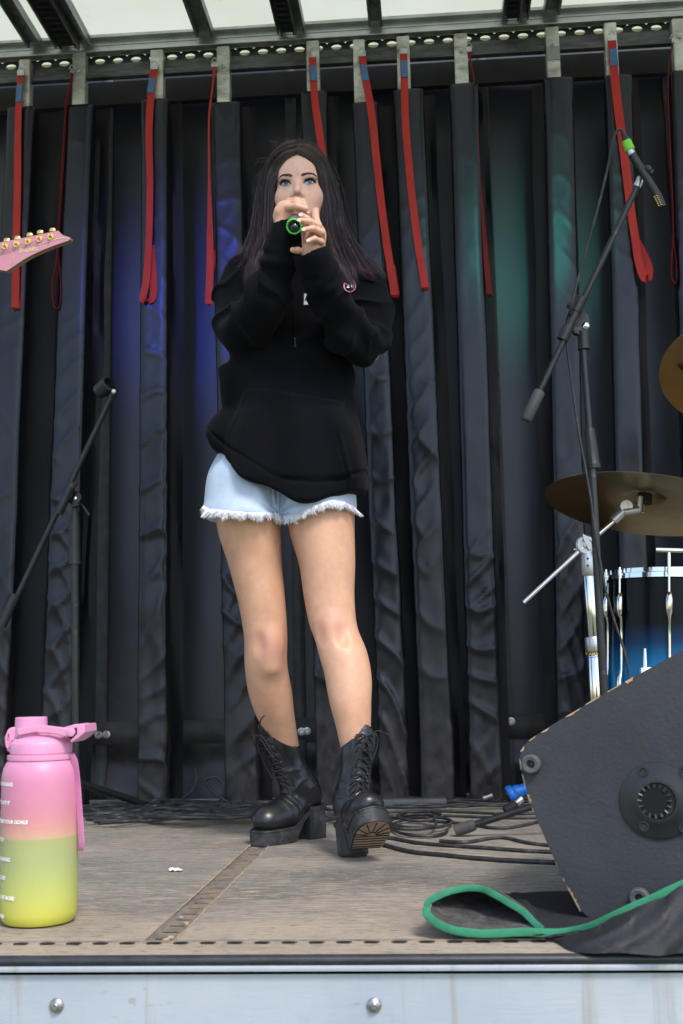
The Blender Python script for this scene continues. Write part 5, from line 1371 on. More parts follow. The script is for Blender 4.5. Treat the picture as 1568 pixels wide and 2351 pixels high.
# its cable, running down the stand
mc = MB(); pc = [(1430, 303, YM), (1424, 298, YM), (1415, 303, YM), (1405, 335, YM), (1392, 400, YS-.06), (1372, 480, YS-.06), (1350, 560, YS-.06), (1325, 650, YS-.065), (1311, 705, YS-.07), (1302, 745, YS-.03), (1300, 780, YS-.02), (1309, 850, YS-.02), (1320, 930, YS-.02), (1332, 1010, YS-.022), (1345, 1080, YS-.022), (1357, 1150, YS-.02), (1366, 1220, YS-.018), (1378, 1290, YS-.018), (1392, 1360, YS-.02), (1412, 1430, YS-.01), (1432, 1490, YS), (1444, 1550, YS), (1448, 1640, YS+.02)]
mc.tube([P(*q) for q in pc], .0034, 10, smooth=8); tag(mc.build('microphone_cable', m_cab), 'thin black cable looping from the pencil microphone down beside the right stand', 'cable')
# ---- left boom stand, farther back
YL = 3.50
ls = thing('microphone_stand', 'empty black boom stand at the left behind the pink bottle', 'microphone stand', tuple(PF(172, 1862)))
sph('upper_tube', [P(171, 1160, YL), P(172, 1300, YL)], .0095, m_bmet, ls); sph('lower_tube', [P(172, 1290, YL), P(175, 1800, YL)], .0125, m_bmet, ls)
q = MB(); a, b_ = P(171, 1180, YL), P(171.5, 1296, YL); d = b_-a; q.lathe([(.014, 0), (.017, .03), (.018, d.length*.9), (.020, d.length), (.012, d.length)], a, d, 14); q.build('clutch', m_bp, ls)
q = MB(); q.lathe([(.022, -.009), (.022, .009)], P(172, 1144, YL-.012), (0, -1, 0), 20); q.prism([P(x, y, YL-.02) for x, y in ((152, 1128), (170, 1124), (182, 1160), (165, 1166))], (0, .02, 0)); q.build('joint_plate', m_bmet, ls, bev=.002)
q = MB(); q.lathe([(.0075, 0), (.006, .003), (.0001, .004)], P(172, 1144, YL-.022), (0, -1, 0), 14); q.build('joint_screw', m_chr, ls)
sph('lever', [P(180, 1150, YL), P(196, 1170, YL-.01), P(205, 1184, YL-.01)], [.003, .003, .0055], m_bmet, ls)
sph('boom', [P(12, 1428, YL-.04), P(262, 898, YL-.04)], .0088, m_bmet, ls); sph('boom_sleeve', [P(134, 1180, YL-.04), P(168, 1108, YL-.04)], .0135, m_bmet, ls)
sph('grip', [P(4, 1438, YL-.04), P(36, 1365, YL-.04)], .0135, m_bp, ls); sph('clip_neck', [P(253, 915, YL-.04), P(263, 893, YL-.042)], .0125, m_bp, ls)
q = MB(); c = P(240, 889, YL-.05); axc = Vector((.75, -.5, .35)).normalized(); q.lathe([(.0185, -.028), (.0235, -.026), (.026, 0), (.0245, .022), (.020, .024), (.020, 0), (.017, -.024)], c, axc, 24, cap=False); q.build('clip', m_bp, ls)
q = MB(); q.ball(P(261, 899, YL-.062), .008, 14); q.build('clip_screw', mat('bright_screw', (.85, .85, .86), .15, .7), ls)
jj = P(175, 1795, YL)
for e in (PF(345, 1862), PF(60, 1858), PF(165, 1835)):
    e.z = .014; sph('leg', [jj, e], .011, m_bmet, ls)
# ---- cymbals
def mk_bronze(nm, c0):
    m, nt, b = new_mat(nm); v = coords(nt, out='Generated')
    w = nt.nodes.new('ShaderNodeTexWave'); w.wave_type = 'RINGS'; w.rings_direction = 'Z'; w.inputs['Scale'].default_value = 26; w.inputs['Distortion'].default_value = .3
    mp = nt.nodes.new('ShaderNodeMapping'); mp.inputs['Location'].default_value = (-.5, -.5, 0); nt.links.new(v, mp.inputs[0]); nt.links.new(mp.outputs[0], w.inputs[0])
    n = noise_n(nt, v, 4, 5, .6); c = ramp(nt, n, [(.3, [q*.75 for q in c0]), (.7, c0)]); nt.links.new(c, b.inputs['Base Color'])
    b.inputs['Metallic'].default_value = .95; b.inputs['Roughness'].default_value = .33; b.inputs['Anisotropic'].default_value = .6
    bump(nt, b, w.outputs[1], .12, .001); return m
m_brz = mk_bronze('bronze', (.42, .29, .14))
def cymbal(name, c, n, R, lab, bell=.055):
    t = thing(name, lab, 'cymbal', tuple(c)); n = Vector(n).normalized(); q = MB()
    pr = [(.006, .028), (.02, .027), (.04, .020), (bell, .008), (bell+.01, .005), (R*.5, -.002), (R*.8, -.010), (R, -.020), (R-.0005, -.0212), (R*.8, -.0112), (R*.5, -.0032), (bell+.01, .0038), (bell, .0068), (.04, .0188), (.02, .0258), (.006, .0268)]
    q.lathe(pr, c, n, 96, cap=False); q.build('plate', m_brz, t, angle=30); return t, n
cc = P(1480, 1146, 3.30); nrm = Vector((.19, .15, 1.0))
cyt, cn = cymbal('crash_cymbal', cc, nrm, .275, 'bronze cymbal tilted on the chrome stand, seen from beneath, behind the right stand')
q = MB(); q.lathe([(.020, .029), (.020, .036), (.006, .037)], cc, cn, 20); q.lathe([(.020, .014), (.022, -.012), (.012, -.013)], cc, cn, 20); q.build('felt', mat('black_felt', (.02, .02, .022), .95), cyt)
q = MB(); q.lathe([(.004, -.04), (.004, .056)], cc, cn, 12); 
for s_ in (-1, 1): q.tube([cc+cn*.040, cc+cn*.046+Vector((s_*.010, 0, .004)), cc+cn*.052+Vector((s_*.017, 0, .014))], [.006, .005, .004], 8)
q.build('wing_nut', m_chr, cyt)
c2 = P(1692, 850, 3.2); n2 = Vector((-.50, .55, .95)); cy2, n2_ = cymbal('ride_cymbal', c2, (-.05, -1.0, -.42) and (.25, .62, 1.0), .205, 'bronze cymbal with a black emblem, cut off by the right edge', .05)
q = MB()
def on2(x, y):
    o = CAM; d = ray(x, y); n_ = Vector((.25, .62, 1.0)).normalized(); cc_ = np.array(c2-n_*.014); nn = np.array(n_); return Vector(CAM+d*(((cc_-CAM)@nn)/(d@nn)))-n_*.002
pts = [on2(x, y) for x, y in ((1553, 838), (1575, 842), (1600, 838), (1600, 852), (1578, 860), (1566, 850))]
q.add(pts, [tuple(range(6))]); q.build('emblem', m_bp, cy2)
# chrome cymbal stand
YC2 = 3.28
cs = thing('cymbal_stand', 'chrome cymbal boom stand behind the right microphone stand', 'cymbal stand', tuple(PF(1368, 1880)))
sph('boom_arm', [P(1202, 1384, YC2-.02), P(1345, 1252, YC2-.01), P(1414, 1192, YC2), P(1440, 1170, YC2+.005)], .0066, m_chr, cs)
q = MB(); q.tube([P(1455, 1172, YC2), P(1469, 1152, YC2+.01), P(1476, 1120, YC2+.02)], .006, 12); q.build('tilter_rod', m_sat, cs)
q = MB(); q.tube([P(1408, 1196, YC2), P(1434, 1172, YC2)], .013, 16); q.tube([P(1432, 1176, YC2-.005), P(1468, 1170, YC2-.004)], .0105, 12); q.tube([P(1466, 1176, YC2), P(1470, 1140, YC2)], .009, 12); q.lathe([(.017, -.006), (.017, .006)], P(1438, 1163, YC2-.006), (0, -1, 0), 20); q.build('tilter', m_sat, cs)
q = MB(); q.lathe([(.026, -.012), (.028, -.009), (.028, .008), (.024, .012), (.017, .012), (.016, .006), (.009, .006), (.008, .014), (.0001, .015)], P(1345, 1252, YC2-.01), (0, -1, 0), 28); q.prism([P(x, y, YC2-.03) for x, y in ((1338, 1226), (1350, 1232), (1362, 1262), (1352, 1262), (1340, 1238))], (0, .012, 0)); q.build('tilt_joint', m_sat, cs)
sph('wing_bolt', [P(1317, 1262, YC2), P(1336, 1259, YC2)], .005, m_chr, cs)
def cyl(x0, y0, x1, y1, r, m, nm, par=cs): q = MB(); a, b_ = P(x0, y0, YC2), P(x1, y1, YC2); q.lathe([(r*.94, 0), (r, .003), (r, (b_-a).length-.003), (r*.94, (b_-a).length)], a, b_-a, 24); return q.build(nm, m, par)
k1 = cyl(1348, 1268, 1352, 1322, .0225, m_sat, 'upper_collar')
for yy_ in (1283, 1299):
    q = MB(); q.ball(P(1349.5, yy_, YC2-.0215), .0035, 8); q.build('hole', m_bk, k1)
cyl(1351, 1320, 1363, 1466, .0165, m_chr, 'middle_tube'); cyl(1361, 1463, 1364, 1496, .0228, m_sat, 'lower_collar')
cyl(1364, 1496, 1374, 1700, .0200, m_chr, 'lower_tube')
tb = P(1374, 1700, YC2)
for e in (PF(1290, 1868), PF(1470, 1868), PF(1400, 1835)): e.z = .012; sph('leg', [tb, e], .009, m_chr, cs)
k2 = cyl(1363.6, 1497, 1364.6, 1507, .0206, mat('black_label', (.008, .008, .008), .4), 'name_band'); cyl(1364.6, 1507, 1365, 1511, .0208, mat('violet_stripe', (.10, .06, .55), .5), 'stripe', k2)
def cylfn(x, y, off=0.0): 
    o = P(x, y, YC2); a = P(1364, 1500, YC2); dx = o.x-a.x; R_ = .0210+off*0; dx = max(-R_*.98, min(R_*.98, dx)); return Vector((o.x, YC2-math.sqrt(R_*R_-dx*dx), o.z))
text_on('YAMAHA', 1364.3, 1502, 7.2, cylfn, mat('gold_letters', (.60, .46, .14), .4, .3), k2, bold=.02, sq=1.0)
# ---- floor tom
tm = thing('floor_tom', 'floor tom drum fading from black to bright blue, with chrome hoop and lugs', 'drum', tuple(PF(1580, 1860)))
YT = 3.50; Rt = .205
tl = P(1402, 1330, YT); tc = Vector((tl.x+Rt*1.02, YT+.06, P(1560, 1326, YT).z)); tilt = Vector((.055, .0, 1)).normalized()
def mk_shell():
    m, nt, b = new_mat('blue_fade_shell'); v = coords(nt)
    sep = nt.nodes.new('ShaderNodeSeparateXYZ'); nt.links.new(v, sep.inputs[0])
    z0, z1 = tc.z-.38, tc.z; t_ = math_n(nt, 'DIVIDE', math_n(nt, 'SUBTRACT', sep.outputs[2], z0), z1-z0)
    c = ramp(nt, t_, [(0.0, (.02, .30, .62)), (.30, (.012, .20, .46)), (.50, (.004, .04, .11)), (.64, (.002, .003, .006))])
    nt.links.new(c, b.inputs['Base Color']); b.inputs['Roughness'].default_value = .22; b.inputs['Specular IOR Level'].default_value = .18; b.inputs['Coat Weight'].default_value = 0; b.inputs['Coat Roughness'].default_value = .05; return m
m_shell = mk_shell()
q = MB(); q.lathe([(Rt, 0), (Rt, -.40), (Rt-.004, -.40), (Rt-.004, 0)], tc, tilt, 80, cap=False); q.build('shell', m_shell, tm)
for h in (0, -.40):
    q = MB(); q.lathe([(Rt+.002, .016), (Rt+.006, .016), (Rt+.006, .004), (Rt+.012, .002), (Rt+.012, -.012), (Rt+.002, -.014)], tc+tilt*h, tilt, 80, cap=False); q.build('hoop', m_chr, tm)
q = MB(); q.lathe([(Rt, .010), (.0001, .010)], tc, tilt, 60, cap=False); q.build('drum_head', mat('drum_head', (.75, .75, .73), .5), tm)
e1 = tilt.orthogonal().normalized(); e2 = tilt.cross(e1)
def onr(a, h, r=Rt): # angle a measured so that 0 faces the camera
    f_ = Vector((0, -1, 0)); f_ = (f_-tilt*f_.dot(tilt)).normalized(); s_ = tilt.cross(f_); return tc+tilt*h+(f_*math.cos(a)+s_*math.sin(a))*r
for k, a in enumerate((-1.25, -.72, -.32, .62, 1.5, 2.4, 3.2, 4.2)):
    if k == 1: a = -1.05
    if k == 0: a = -1.45
    q = MB(); q.tube([onr(a, .020, Rt+.014), onr(a, -.055, Rt+.014)], .0035, 10); rod = q.build('tension_rod', m_chr, tm)
    q = MB(); q.lathe([(.0065, -.008), (.0065, .008)], onr(a, .004, Rt+.014), tilt, 10); q.build('rod_nut', m_chr, rod)
    q = MB(); q.tube([onr(a, -.055, Rt+.010), onr(a, -.075, Rt+.014), onr(a, -.115, Rt+.013), onr(a, -.135, Rt+.008), onr(a, -.27, Rt+.008), onr(a, -.30, Rt+.014), onr(a, -.34, Rt+.013), onr(a, -.35, Rt+.008)], [.006, .0105, .010, .0042, .0042, .010, .0105, .006], 12, smooth=3); q.build('lug', m_chr, tm)
q = MB(); q.tube([onr(-.32, .016, Rt+.014), onr(-.32, .058, Rt+.014)], .005, 10); cT = onr(-.32, .062, Rt+.014); q.box(cT, (.075, .016, .013), rot=Matrix.Rotation(.06, 3, 'Y'), bev=.003); q.build('t_handle', m_chr, tm)
q = MB(); q.tube([onr(-.62, -.215, Rt+.022), onr(-.62, -.275, Rt+.022)], [.004, .0075], 10); q.box(onr(-.62, -.300, Rt+.014), (.036, .03, .07), bev=.009); q.tube([onr(-.80, -.30, Rt+.02), onr(-.62, -.30, Rt+.02)], .005, 8); q.build('leg_bracket', m_chr, tm)
for a in (-.42, 1.7, 3.8): sph('leg', [onr(a, -.27, Rt+.022), Vector((onr(a, 0, Rt+.022).x, onr(a, 0, Rt+.022).y, .01))], .005, m_chr, tm)
# ---- floor monitor (wedge)
YW = 1.985; nW = Vector((-.30, -1, 0)).normalized(); oW = P(1300, 1800, YW)
wp = [(1640, 1452), (1568, 1493), (1460, 1552), (1340, 1621), (1270, 1663), (1232, 1688), (1212, 1702), (1199, 1718), (1193, 1738), (1195, 1762), (1206, 1800), (1214, 1833), (1232, 1880), (1262, 1950), (1290, 2010), (1318, 2064), (1332, 2090), (1350, 2107), (1375, 2118), (1400, 2120), (1450, 2114), (1640, 2085), (1760, 1960), (1760, 1520)]
def wpt(x, y, off=0.): return PP(x, y, oW, nW)+nW*off
def mk_wedge():
    m, nt, b = new_mat('textured_black_paint'); v = coords(nt)
    n = noise_n(nt, v, 7, 5, .6); c = ramp(nt, n, [(.3, (.022, .024, .030)), (.7, (.038, .041, .049))])
    s = noise_n(nt, coords(nt, (1, 1, 3)), 11, 8, .8); c = mixc(nt, ramp(nt, s, [(.66, 0.), (.74, .45)]), c, (.12, .125, .13))
    sp = noise_n(nt, v, 90, 2, .5); c = mixc(nt, ramp(nt, sp, [(.76, 0.), (.79, .6)]), c, (.15, .15, .14))
    nt.links.new(c, b.inputs['Base Color']); b.inputs['Roughness'].default_value = .62
    h = noise_n(nt, v, 150, 3, .6); b1 = bump(nt, b, h, .55, .0015); bump(nt, b, noise_n(nt, v, 420, 3, .5), .35, .001, b1); return m
m_wd = mk_wedge(); m_chip = mat('bare_wood', (.38, .26, .16), .8, var=.25, vs=40, bs=60)
wd_ = thing('floor_monitor', 'scuffed black wedge shaped floor monitor speaker with chipped edges, front right', 'speaker', tuple(wpt(1500, 2118)))
front = [wpt(x, y) for x, y in wp]
ctr_ = sum(front, Vector())/len(front)
rim = [p+nW*.0 for p in front]; inner = [ctr_+(p-ctr_)*.988+nW*.004 for p in front]
q = MB(); ext = -nW*.46; n = len(front); V_ = [p for p in inner]+[p for p in rim]+[p+ext for p in rim]
q.add(V_, [tuple(range(n))]+[(k, (k+1) % n, n+(k+1) % n, n+k) for k in range(n)]+[(n+k, n+(k+1) % n, 2*n+(k+1) % n, 2*n+k) for k in range(n)]+[tuple(2*n+k for k in range(n))[::-1]])
cab = q.build('cabinet', m_wd, wd_, angle=30)
# chips along the edge
r_ = random.Random(4)
def chip(x0, y0, x1, y1, w):
    q = MB(); pts = []; n_ = max(3, int(math.hypot(x1-x0, y1-y0)/3))
    nx_, ny_ = -(y1-y0), (x1-x0); l_ = math.hypot(nx_, ny_); nx_ /= l_; ny_ /= l_
    if (1450-x0)*nx_+(1850-y0)*ny_ < 0: nx_, ny_ = -nx_, -ny_
    A_, B_ = [], []
    for k in range(n_+1):
        t = k/n_; x, y = x0+(x1-x0)*t, y0+(y1-y0)*t; ww = w*math.sin(PI*min(1, max(0, t)))**.5*r_.uniform(.5, 1.2)+.3
        A_.append(wpt(x-nx_*.6, y-ny_*.6, .0042)); B_.append(wpt(x+nx_*ww, y+ny_*ww, .0050))
    q.strip(A_, B_); q.build('chipped_edge', m_chip, cab)
for a in ((1455, 1555, 1436, 1566, 8), (1334, 1626, 1300, 1646, 3), (1345, 1618, 1380, 1597, 2.2), (1262, 1671, 1244, 1682, 3), (1232, 1689, 1216, 1701, 2.5), (1205, 1712, 1196, 1726, 4), (1194, 1742, 1197, 1768, 4), (1199, 1776, 1207, 1806, 3), (1211, 1822, 1219, 1846, 5.5), (1222, 1853, 1226, 1864, 2), (1292, 2013, 1296, 2024, 4), (1300, 2030, 1334, 2094, 6), (1275, 1976, 1281, 1990, 2), (1395, 1589, 1420, 1575, 1.8)): chip(*a)
def disc_at(x, y, rings, m, nm, par, n=36, cap=True, base=.004):
    q = MB(); q.lathe(rings, wpt(x, y, base), nW, n, cap=False); return q.build(nm, m, par, angle=30)
m_ft = mat('worn_rubber', (.075, .077, .08), .75, var=.3, vs=50, bs=200, bstr=.3)
for x, y in ((1222, 1754), (1470, 2060)):
    fo = disc_at(x, y, [(.0155, 0), (.0165, .004), (.0150, .012), (.0125, .0135), (.0075, .0125), (.0062, .010), (.0060, .003), (.0001, .002)], m_ft, 'rubber_foot', wd_)
    disc_at(x, y, [(.0035, .003), (.0035, .0055), (.0001, .006)], m_bk, 'screw', fo, 12)
cup = disc_at(1511, 1838, [(.0595, 0), (.0590, .0035), (.0565, .0042), (.040, .0042), (.036, .0062), (.0285, .0062), (.0270, .003), (.0250, -.035), (.0001, -.036)], mat('cup_plastic', (.014, .015, .018), .38, var=.2, vs=40), 'pole_cup', wd_, 60)
for k in range(16):
    a = 2*PI*k/16; q = MB(); e1w = Vector((0, 0, 1)); e2w = nW.cross(e1w); dr_ = e1w*math.cos(a)+e2w*math.sin(a); c = wpt(1505, 1838, .0098)
    q.tube([c+dr_*.0265, c+dr_*.0200], [.0028, .0016], 6); q.build('rib', mat('cup_rib', (.03, .032, .036), .4), cup)
hole = disc_at(1505, 1838, [(.0240, 0.0005), (.0001, .0006)], mat('socket_shade', (.001, .001, .001), .9), 'socket', cup, 30, base=.0092)  # black disc on the uncut face, standing in for the shaded hole
hole.location = (0, 0, 0)
for x, y in ((1478, 1771), (1480, 1896), (1572, 1772), (1572, 1900)): disc_at(x, y, [(.0085, 0), (.0080, .0022), (.0055, .0022), (.0045, .0005), (.0001, .0005)], m_bp, 'screw', cup, 20, base=.008)
# ---- mat with green binding
mt_ = thing('stage_mat', 'black felt backed mat with green bound edge, folded open under the floor monitor', 'mat', tuple(PF(1300, 2150)))
m_fab = mat('black_mat_cloth', (.012, .012, .018), .7, var=.4, vs=10, bs=60, bstr=.5, bd=.004, dirt=((.10, .08, .06), .10))
m_fab2 = mat('muddy_mat_cloth', (.010, .010, .015), .6, var=.4, vs=6, bs=60, bstr=.4, bd=.003, dirt=((.15, .12, .09), .22))
m_felt = mat('grey_felt', (.060, .056, .054), .95, var=.6, vs=45, bs=160, bstr=.9, bd=.004, dirt=((.15, .135, .12), .4))
m_bind = mat('green_binding', (.022, .185, .095), .8, var=.2, vs=30, bs=420, bstr=.5)
rimU = [(979, 2084, 1.86), (987, 2068, 1.90), (1026, 2049, 1.93), (1066, 2040, 1.94), (1105, 2041, 1.94), (1133, 2053, 1.92), (1169, 2074, 1.90), (1204, 2096, 1.88), (1226, 2118, 1.86), (1244, 2134, 1.84)]
rimL = [(979, 2100, 1.85), (1006, 2122, 1.84), (1046, 2137, 1.83), (1105, 2144, 1.825), (1165, 2142, 1.825), (1204, 2140, 1.825), (1248, 2142, 1.825), (1303, 2140, 1.82), (1363, 2125, 1.80), (1422, 2097, 1.78), (1501, 2062, 1.77), (1568, 2031, 1.765), (1660, 1990, 1.76)]
UU, _ = catmull([P(*a) for a in rimU], [0]*len(rimU), 6); LL_, _ = catmull([P(*a) for a in rimL], [0]*len(rimL), 6)
def bindband(pts, w, nm, ny=-.35):
    q = MB(); V_ = []; n_ = len(pts)
    for i, p in enumerate(pts):
        t_ = (pts[min(i+1, n_-1)]-pts[max(i-1, 0)]).normalized(); f_ = Vector((0, -1, .15)).normalized(); s_ = t_.cross(f_).normalized(); th = .0014
        jit = 1+.03*math.sin(i*.9)
        for k in range(10):
            a = 2*PI*k/10; V_.append(p+s_*(math.cos(a)*w*.5*jit)+f_*(math.sin(a)*th))
    q.add(V_, [(i*10+k, i*10+(k+1) % 10, (i+1)*10+(k+1) % 10, (i+1)*10+k) for i in range(n_-1) for k in range(10)]); return q.build(nm, m_bind, mt_, angle=60)
bindband(UU, .0105, 'binding'); bindband([UU[0]]+LL_, .0122, 'binding')
# felt lining of the fold: funnel running back to the right
nU = 40
def samp(L_, n_, a=0., b=1.): return [L_[int(round(a*(len(L_)-1)+(b-a)*(len(L_)-1)*i/(n_-1)))] for i in range(n_)]
up_ = samp(UU, nU); lo_ = samp(LL_, nU, 0, 6*6/(len(LL_)-1))
rows_ = []
apex = P(1300, 2088, 2.05)
for j in range(9):
    t = j/8; row = []
    for i in range(nU):
        # tube cross-section from the lower lip round the back to the upper lip
        u_ = up_[i]; l_ = lo_[i]; a = PI*t; mid_ = (u_+l_)/2; hlf = (u_-l_)/2
        row.append(mid_-hlf*math.cos(a)+Vector((.02, .15, -.004))*math.sin(a)*(.25+.75*math.sin(PI*min(.98, i/(nU-1)+.06))))
    rows_.append(row)
q = MB(); V_ = [p for r in rows_ for p in r]; V_ = [Vector((p.x, p.y, max(p.z, .004))) for p in V_]
q.add(V_, [(j*nU+i, j*nU+i+1, (j+1)*nU+i+1, (j+1)*nU+i) for j in range(8) for i in range(nU-1)]); q.build('felt_lining', m_felt, mt_)
# top face of the mat: from the upper lip and the right hand binding back under the monitor
bk_px = [(1105, 2041), (1137, 2047), (1169, 2053), (1200, 2050), (1224, 2048), (1262, 2046), (1303, 2046), (1345, 2046), (1400, 2050), (1480, 2050), (1568, 2050), (1660, 2050)]
fr_px = UU[4*6:]+LL_[6*6+2:]
nB = 60
fr_ = samp(fr_px, nB); bkp = [P(x, y, 1.96) if i < 2 else PF(x, y, .006) for i, (x, y) in enumerate(bk_px)]; bkc, _ = catmull(bkp, [0]*len(bkp), 6); bkc = samp(bkc, nB)
q = MB(); V_ = []; NJ = 14
for j in range(NJ):
    t = j/(NJ-1)
    for i in range(nB):
        p = fr_[i].lerp(bkc[i], t); w_ = math.sin(PI*t); z_ = -.018*w_*max(0, min(1, (i-18)/20))+.0035*math.sin(i*.55+j*.7)*w_+.004*math.sin(i*.21-j*.5)*w_
        V_.append(Vector((p.x, p.y, max(.006 if t > .3 else -1, p.z+z_))))
q.add(V_, [(j*nB+i, j*nB+i+1, (j+1)*nB+i+1, (j+1)*nB+i) for j in range(NJ-1) for i in range(nB-1)]); o_ = q.build('cloth_top', m_fab, mt_); s = o_.modifiers.new('t', 'SOLIDIFY'); s.thickness = .002; s.offset = -1
# lower front face: from the binding down to the deck edge
lw = samp(LL_[5*6:], 50); bt_px = [(1190, 2149), (1230, 2152), (1264, 2156), (1290, 2168), (1319, 2182), (1400, 2189), (1500, 2190), (1568, 2190), (1660, 2190)]
btm = [PF(x, y, .004) for x, y in bt_px]; btc, _ = catmull(btm, [0]*len(btm), 8); btc = samp(btc, 50)
q = MB(); V_ = []
for j in range(12):
    t = j/11
    for i in range(50):
        p = lw[i].lerp(btc[i], t); V_.append(Vector((p.x, p.y-.006*math.sin(PI*t)+.003*math.sin(i*.7+j*.9), max(.003, p.z-.001)+.0012*math.sin(i*.5+j))))
q.add(V_, [(j*50+i, j*50+i+1, (j+1)*50+i+1, (j+1)*50+i) for j in range(11) for i in range(49)]); o_ = q.build('cloth_front', m_fab2, mt_)
# ---- water bottle
YBt = PF(92, 2132).y+.0; bc = PF(89, 2128); Rb = .0625*1.0
bc = Vector((P(89, 1950, bc.y+.03).x, bc.y+.035, 0)); sc_ = px2m(bc.y)
bt = thing('water_bottle', 'large frosted bottle fading from pink to yellow, with pink flip lid, front left', 'bottle', tuple(bc))
def bz(y): return P(89, y, bc.y).z
Rb = 87.5*sc_
prof = [(.0001, .003), (Rb*.72, .001), (Rb*.86, .003), (Rb*.94, .010), (Rb*.97, .020), (Rb*.975, .05), (Rb*.985, .14), (Rb, bz(1850)), (Rb, bz(1795)), (Rb*.99, bz(1775)), (Rb*.95, bz(1760)), (Rb*.88, bz(1748)), (Rb*.80, bz(1742)), (Rb*.78, bz(1735))]
def mk_bottle():
    m, nt, b = new_mat('frosted_gradient'); v = coords(nt); out = nt.nodes['Material Output']
    sep = nt.nodes.new('ShaderNodeSeparateXYZ'); nt.links.new(v, sep.inputs[0]); t_ = math_n(nt, 'DIVIDE', sep.outputs[2], bz(1742))
    c = ramp(nt, t_, [(0., (.58, .55, .06)), (.16, (.52, .54, .13)), (.38, (.40, .45, .19)), (.525, (.40, .41, .18)), (.532, (.60, .38, .26)), (.60, (.62, .29, .27)), (.70, (.62, .25, .33)), (.85, (.64, .24, .38)), (1., (.66, .27, .43))])
    n = noise_n(nt, v, 9, 5, .6); c = mixc(nt, .25, c, mixc(nt, 1., c, ramp(nt, n, [(.3, .6), (.7, 1.)]), 'MULTIPLY'))
    st_ = noise_n(nt, v, 24, 3, .6); c = mixc(nt, ramp(nt, st_, [(.70, 0.), (.76, .35)]), c, (.45, .18, .22))
    nt.links.new(c, b.inputs['Base Color']); b.inputs['Roughness'].default_value = .42; b.inputs['Subsurface Weight'].default_value = .35; b.inputs['Subsurface Radius'].default_value = (.03, .03, .03); b.inputs['Subsurface Scale'].default_value = .8
    vo = nt.nodes.new('ShaderNodeTexVoronoi'); vo.inputs['Scale'].default_value = 55; nt.links.new(v, vo.inputs['Vector']); dr = ramp(nt, vo.outputs[0], [(.0, 1.), (.12, 0.)])
    bump(nt, b, dr, .15, .001); return m
q = MB(); q.lathe(prof, bc, (0, 0, 1), 72); bb = q.build('bottle_body', mk_bottle(), bt)
m_pk = mat('pink_plastic', (.66, .28, .46), .42, var=.04, vs=30, bs=300, bstr=.08)
q = MB(); q.lathe([(Rb*.78, bz(1744)), (Rb*.865, bz(1743)), (Rb*.87, bz(1737)), (Rb*.865, bz(1732)), (Rb*.78, bz(1731)), (Rb*.79, bz(1729)), (Rb*.80, bz(1727))], bc, (0, 0, 1), 60, cap=False); q.build('neck_ring', m_pk, bt)
q = MB(); q.lathe([(Rb*.78, bz(1730)), (Rb*.80, bz(1728)), (Rb*.805, bz(1707)), (Rb*.79, bz(1704)), (Rb*.70, bz(1695)), (Rb*.45, bz(1687)), (.0001, bz(1686))], bc, (0, 0, 1), 60); lid = q.build('lid', m_pk, bt, angle=30)
sx = (66-89)*sc_; q = MB(); r0 = 36*sc_; q.lathe([(r0*1.04, bz(1692)), (r0*1.02, bz(1668)), (r0, bz(1648)), (r0*.96, bz(1646)), (.0001, bz(1645))], bc+Vector((sx, -.004, 0)), (0, 0, 1), 48); q.build('spout_cap', m_pk, lid, angle=25)
def bp(x, y, dy=0.): return P(x, y, bc.y+dy)
for dy in (-.038, .038):
    q = MB(); V_ = [bp(x, y, dy) for x, y in ((38, 1673), (70, 1668), (105, 1666), (140, 1670), (165, 1675), (172, 1682), (166, 1690), (150, 1692), (120, 1685), (80, 1682), (40, 1690))]; q.prism(V_, (0, .006 if dy < 0 else -.006, 0)); hnd = q.build('handle_arm', m_pk, lid, bev=.0015)
q = MB(); q.lathe([(.0075, 0), (.0075, .003), (.005, .004), (.0001, .0035)], bp(163, 1681, -.038), (0, -1, 0), 20); q.build('pivot', m_pk, lid)
q = MB(); V_ = [bp(x, y, -.036) for x, y in ((140, 1672), (172, 1663), (180, 1664), (193, 1663), (195, 1682), (180, 1695), (163, 1706), (160, 1700), (176, 1686), (176, 1672), (150, 1676))]; q.prism(V_, (0, .072, 0)); q.build('carry_loop', m_pk, lid, bev=.0015)
q = MB(); q.prism([bp(x, y, -.020) for x, y in ((17, 1674), (28, 1669), (40, 1672), (42, 1690), (36, 1712), (26, 1727), (17, 1728), (10, 1712), (9, 1693))], (0, .038, 0)); la = q.build('latch', m_pk, lid, bev=.003)
q = MB(); q.tube([bp(14, 1700, -.021), bp(20, 1680, -.022), bp(24, 1700, -.022), bp(18, 1718, -.021), bp(14, 1700, -.021)], .0018, 8, smooth=5); q.lathe([(.0045, 0), (.0045, .003), (.0001, .003)], bp(29, 1694, -.020), (0, -1, 0), 14); q.build('latch_hook', m_pk, la)
m_stp = mat('pink_strap', (.62, .24, .45), .8, var=.1, vs=40, bs=500, bstr=.5)
q = MB(); pts, _ = catmull([bp(165, 1733, -.02), bp(172, 1752, -.02), bp(178, 1800, -.012), bp(183, 1870, -.01), bp(187, 1935, -.01), bp(184, 1953, 0), bp(178, 1930, .012), bp(177, 1850, .014), bp(174, 1760, .012), bp(166, 1736, .01)], [0]*10, 8); V_ = []
for i, p in enumerate(pts): 
    t_ = (pts[min(i+1, len(pts)-1)]-pts[max(i-1, 0)]).normalized(); s_ = Vector((.85, -.52, 0)); n_ = t_.cross(s_).normalized()*.0007; V_ += [p-s_*.0065-n_, p+s_*.0065-n_, p+s_*.0065+n_, p-s_*.0065+n_]
q.add(V_, [(i*4+k, i*4+(k+1) % 4, (i+1)*4+(k+1) % 4, (i+1)*4+k) for i in range(len(pts)-1) for k in range(4)]); q.build('strap', m_stp, bt, smooth=False)
m_wh = mat('white_print', (.88, .88, .86), .5)
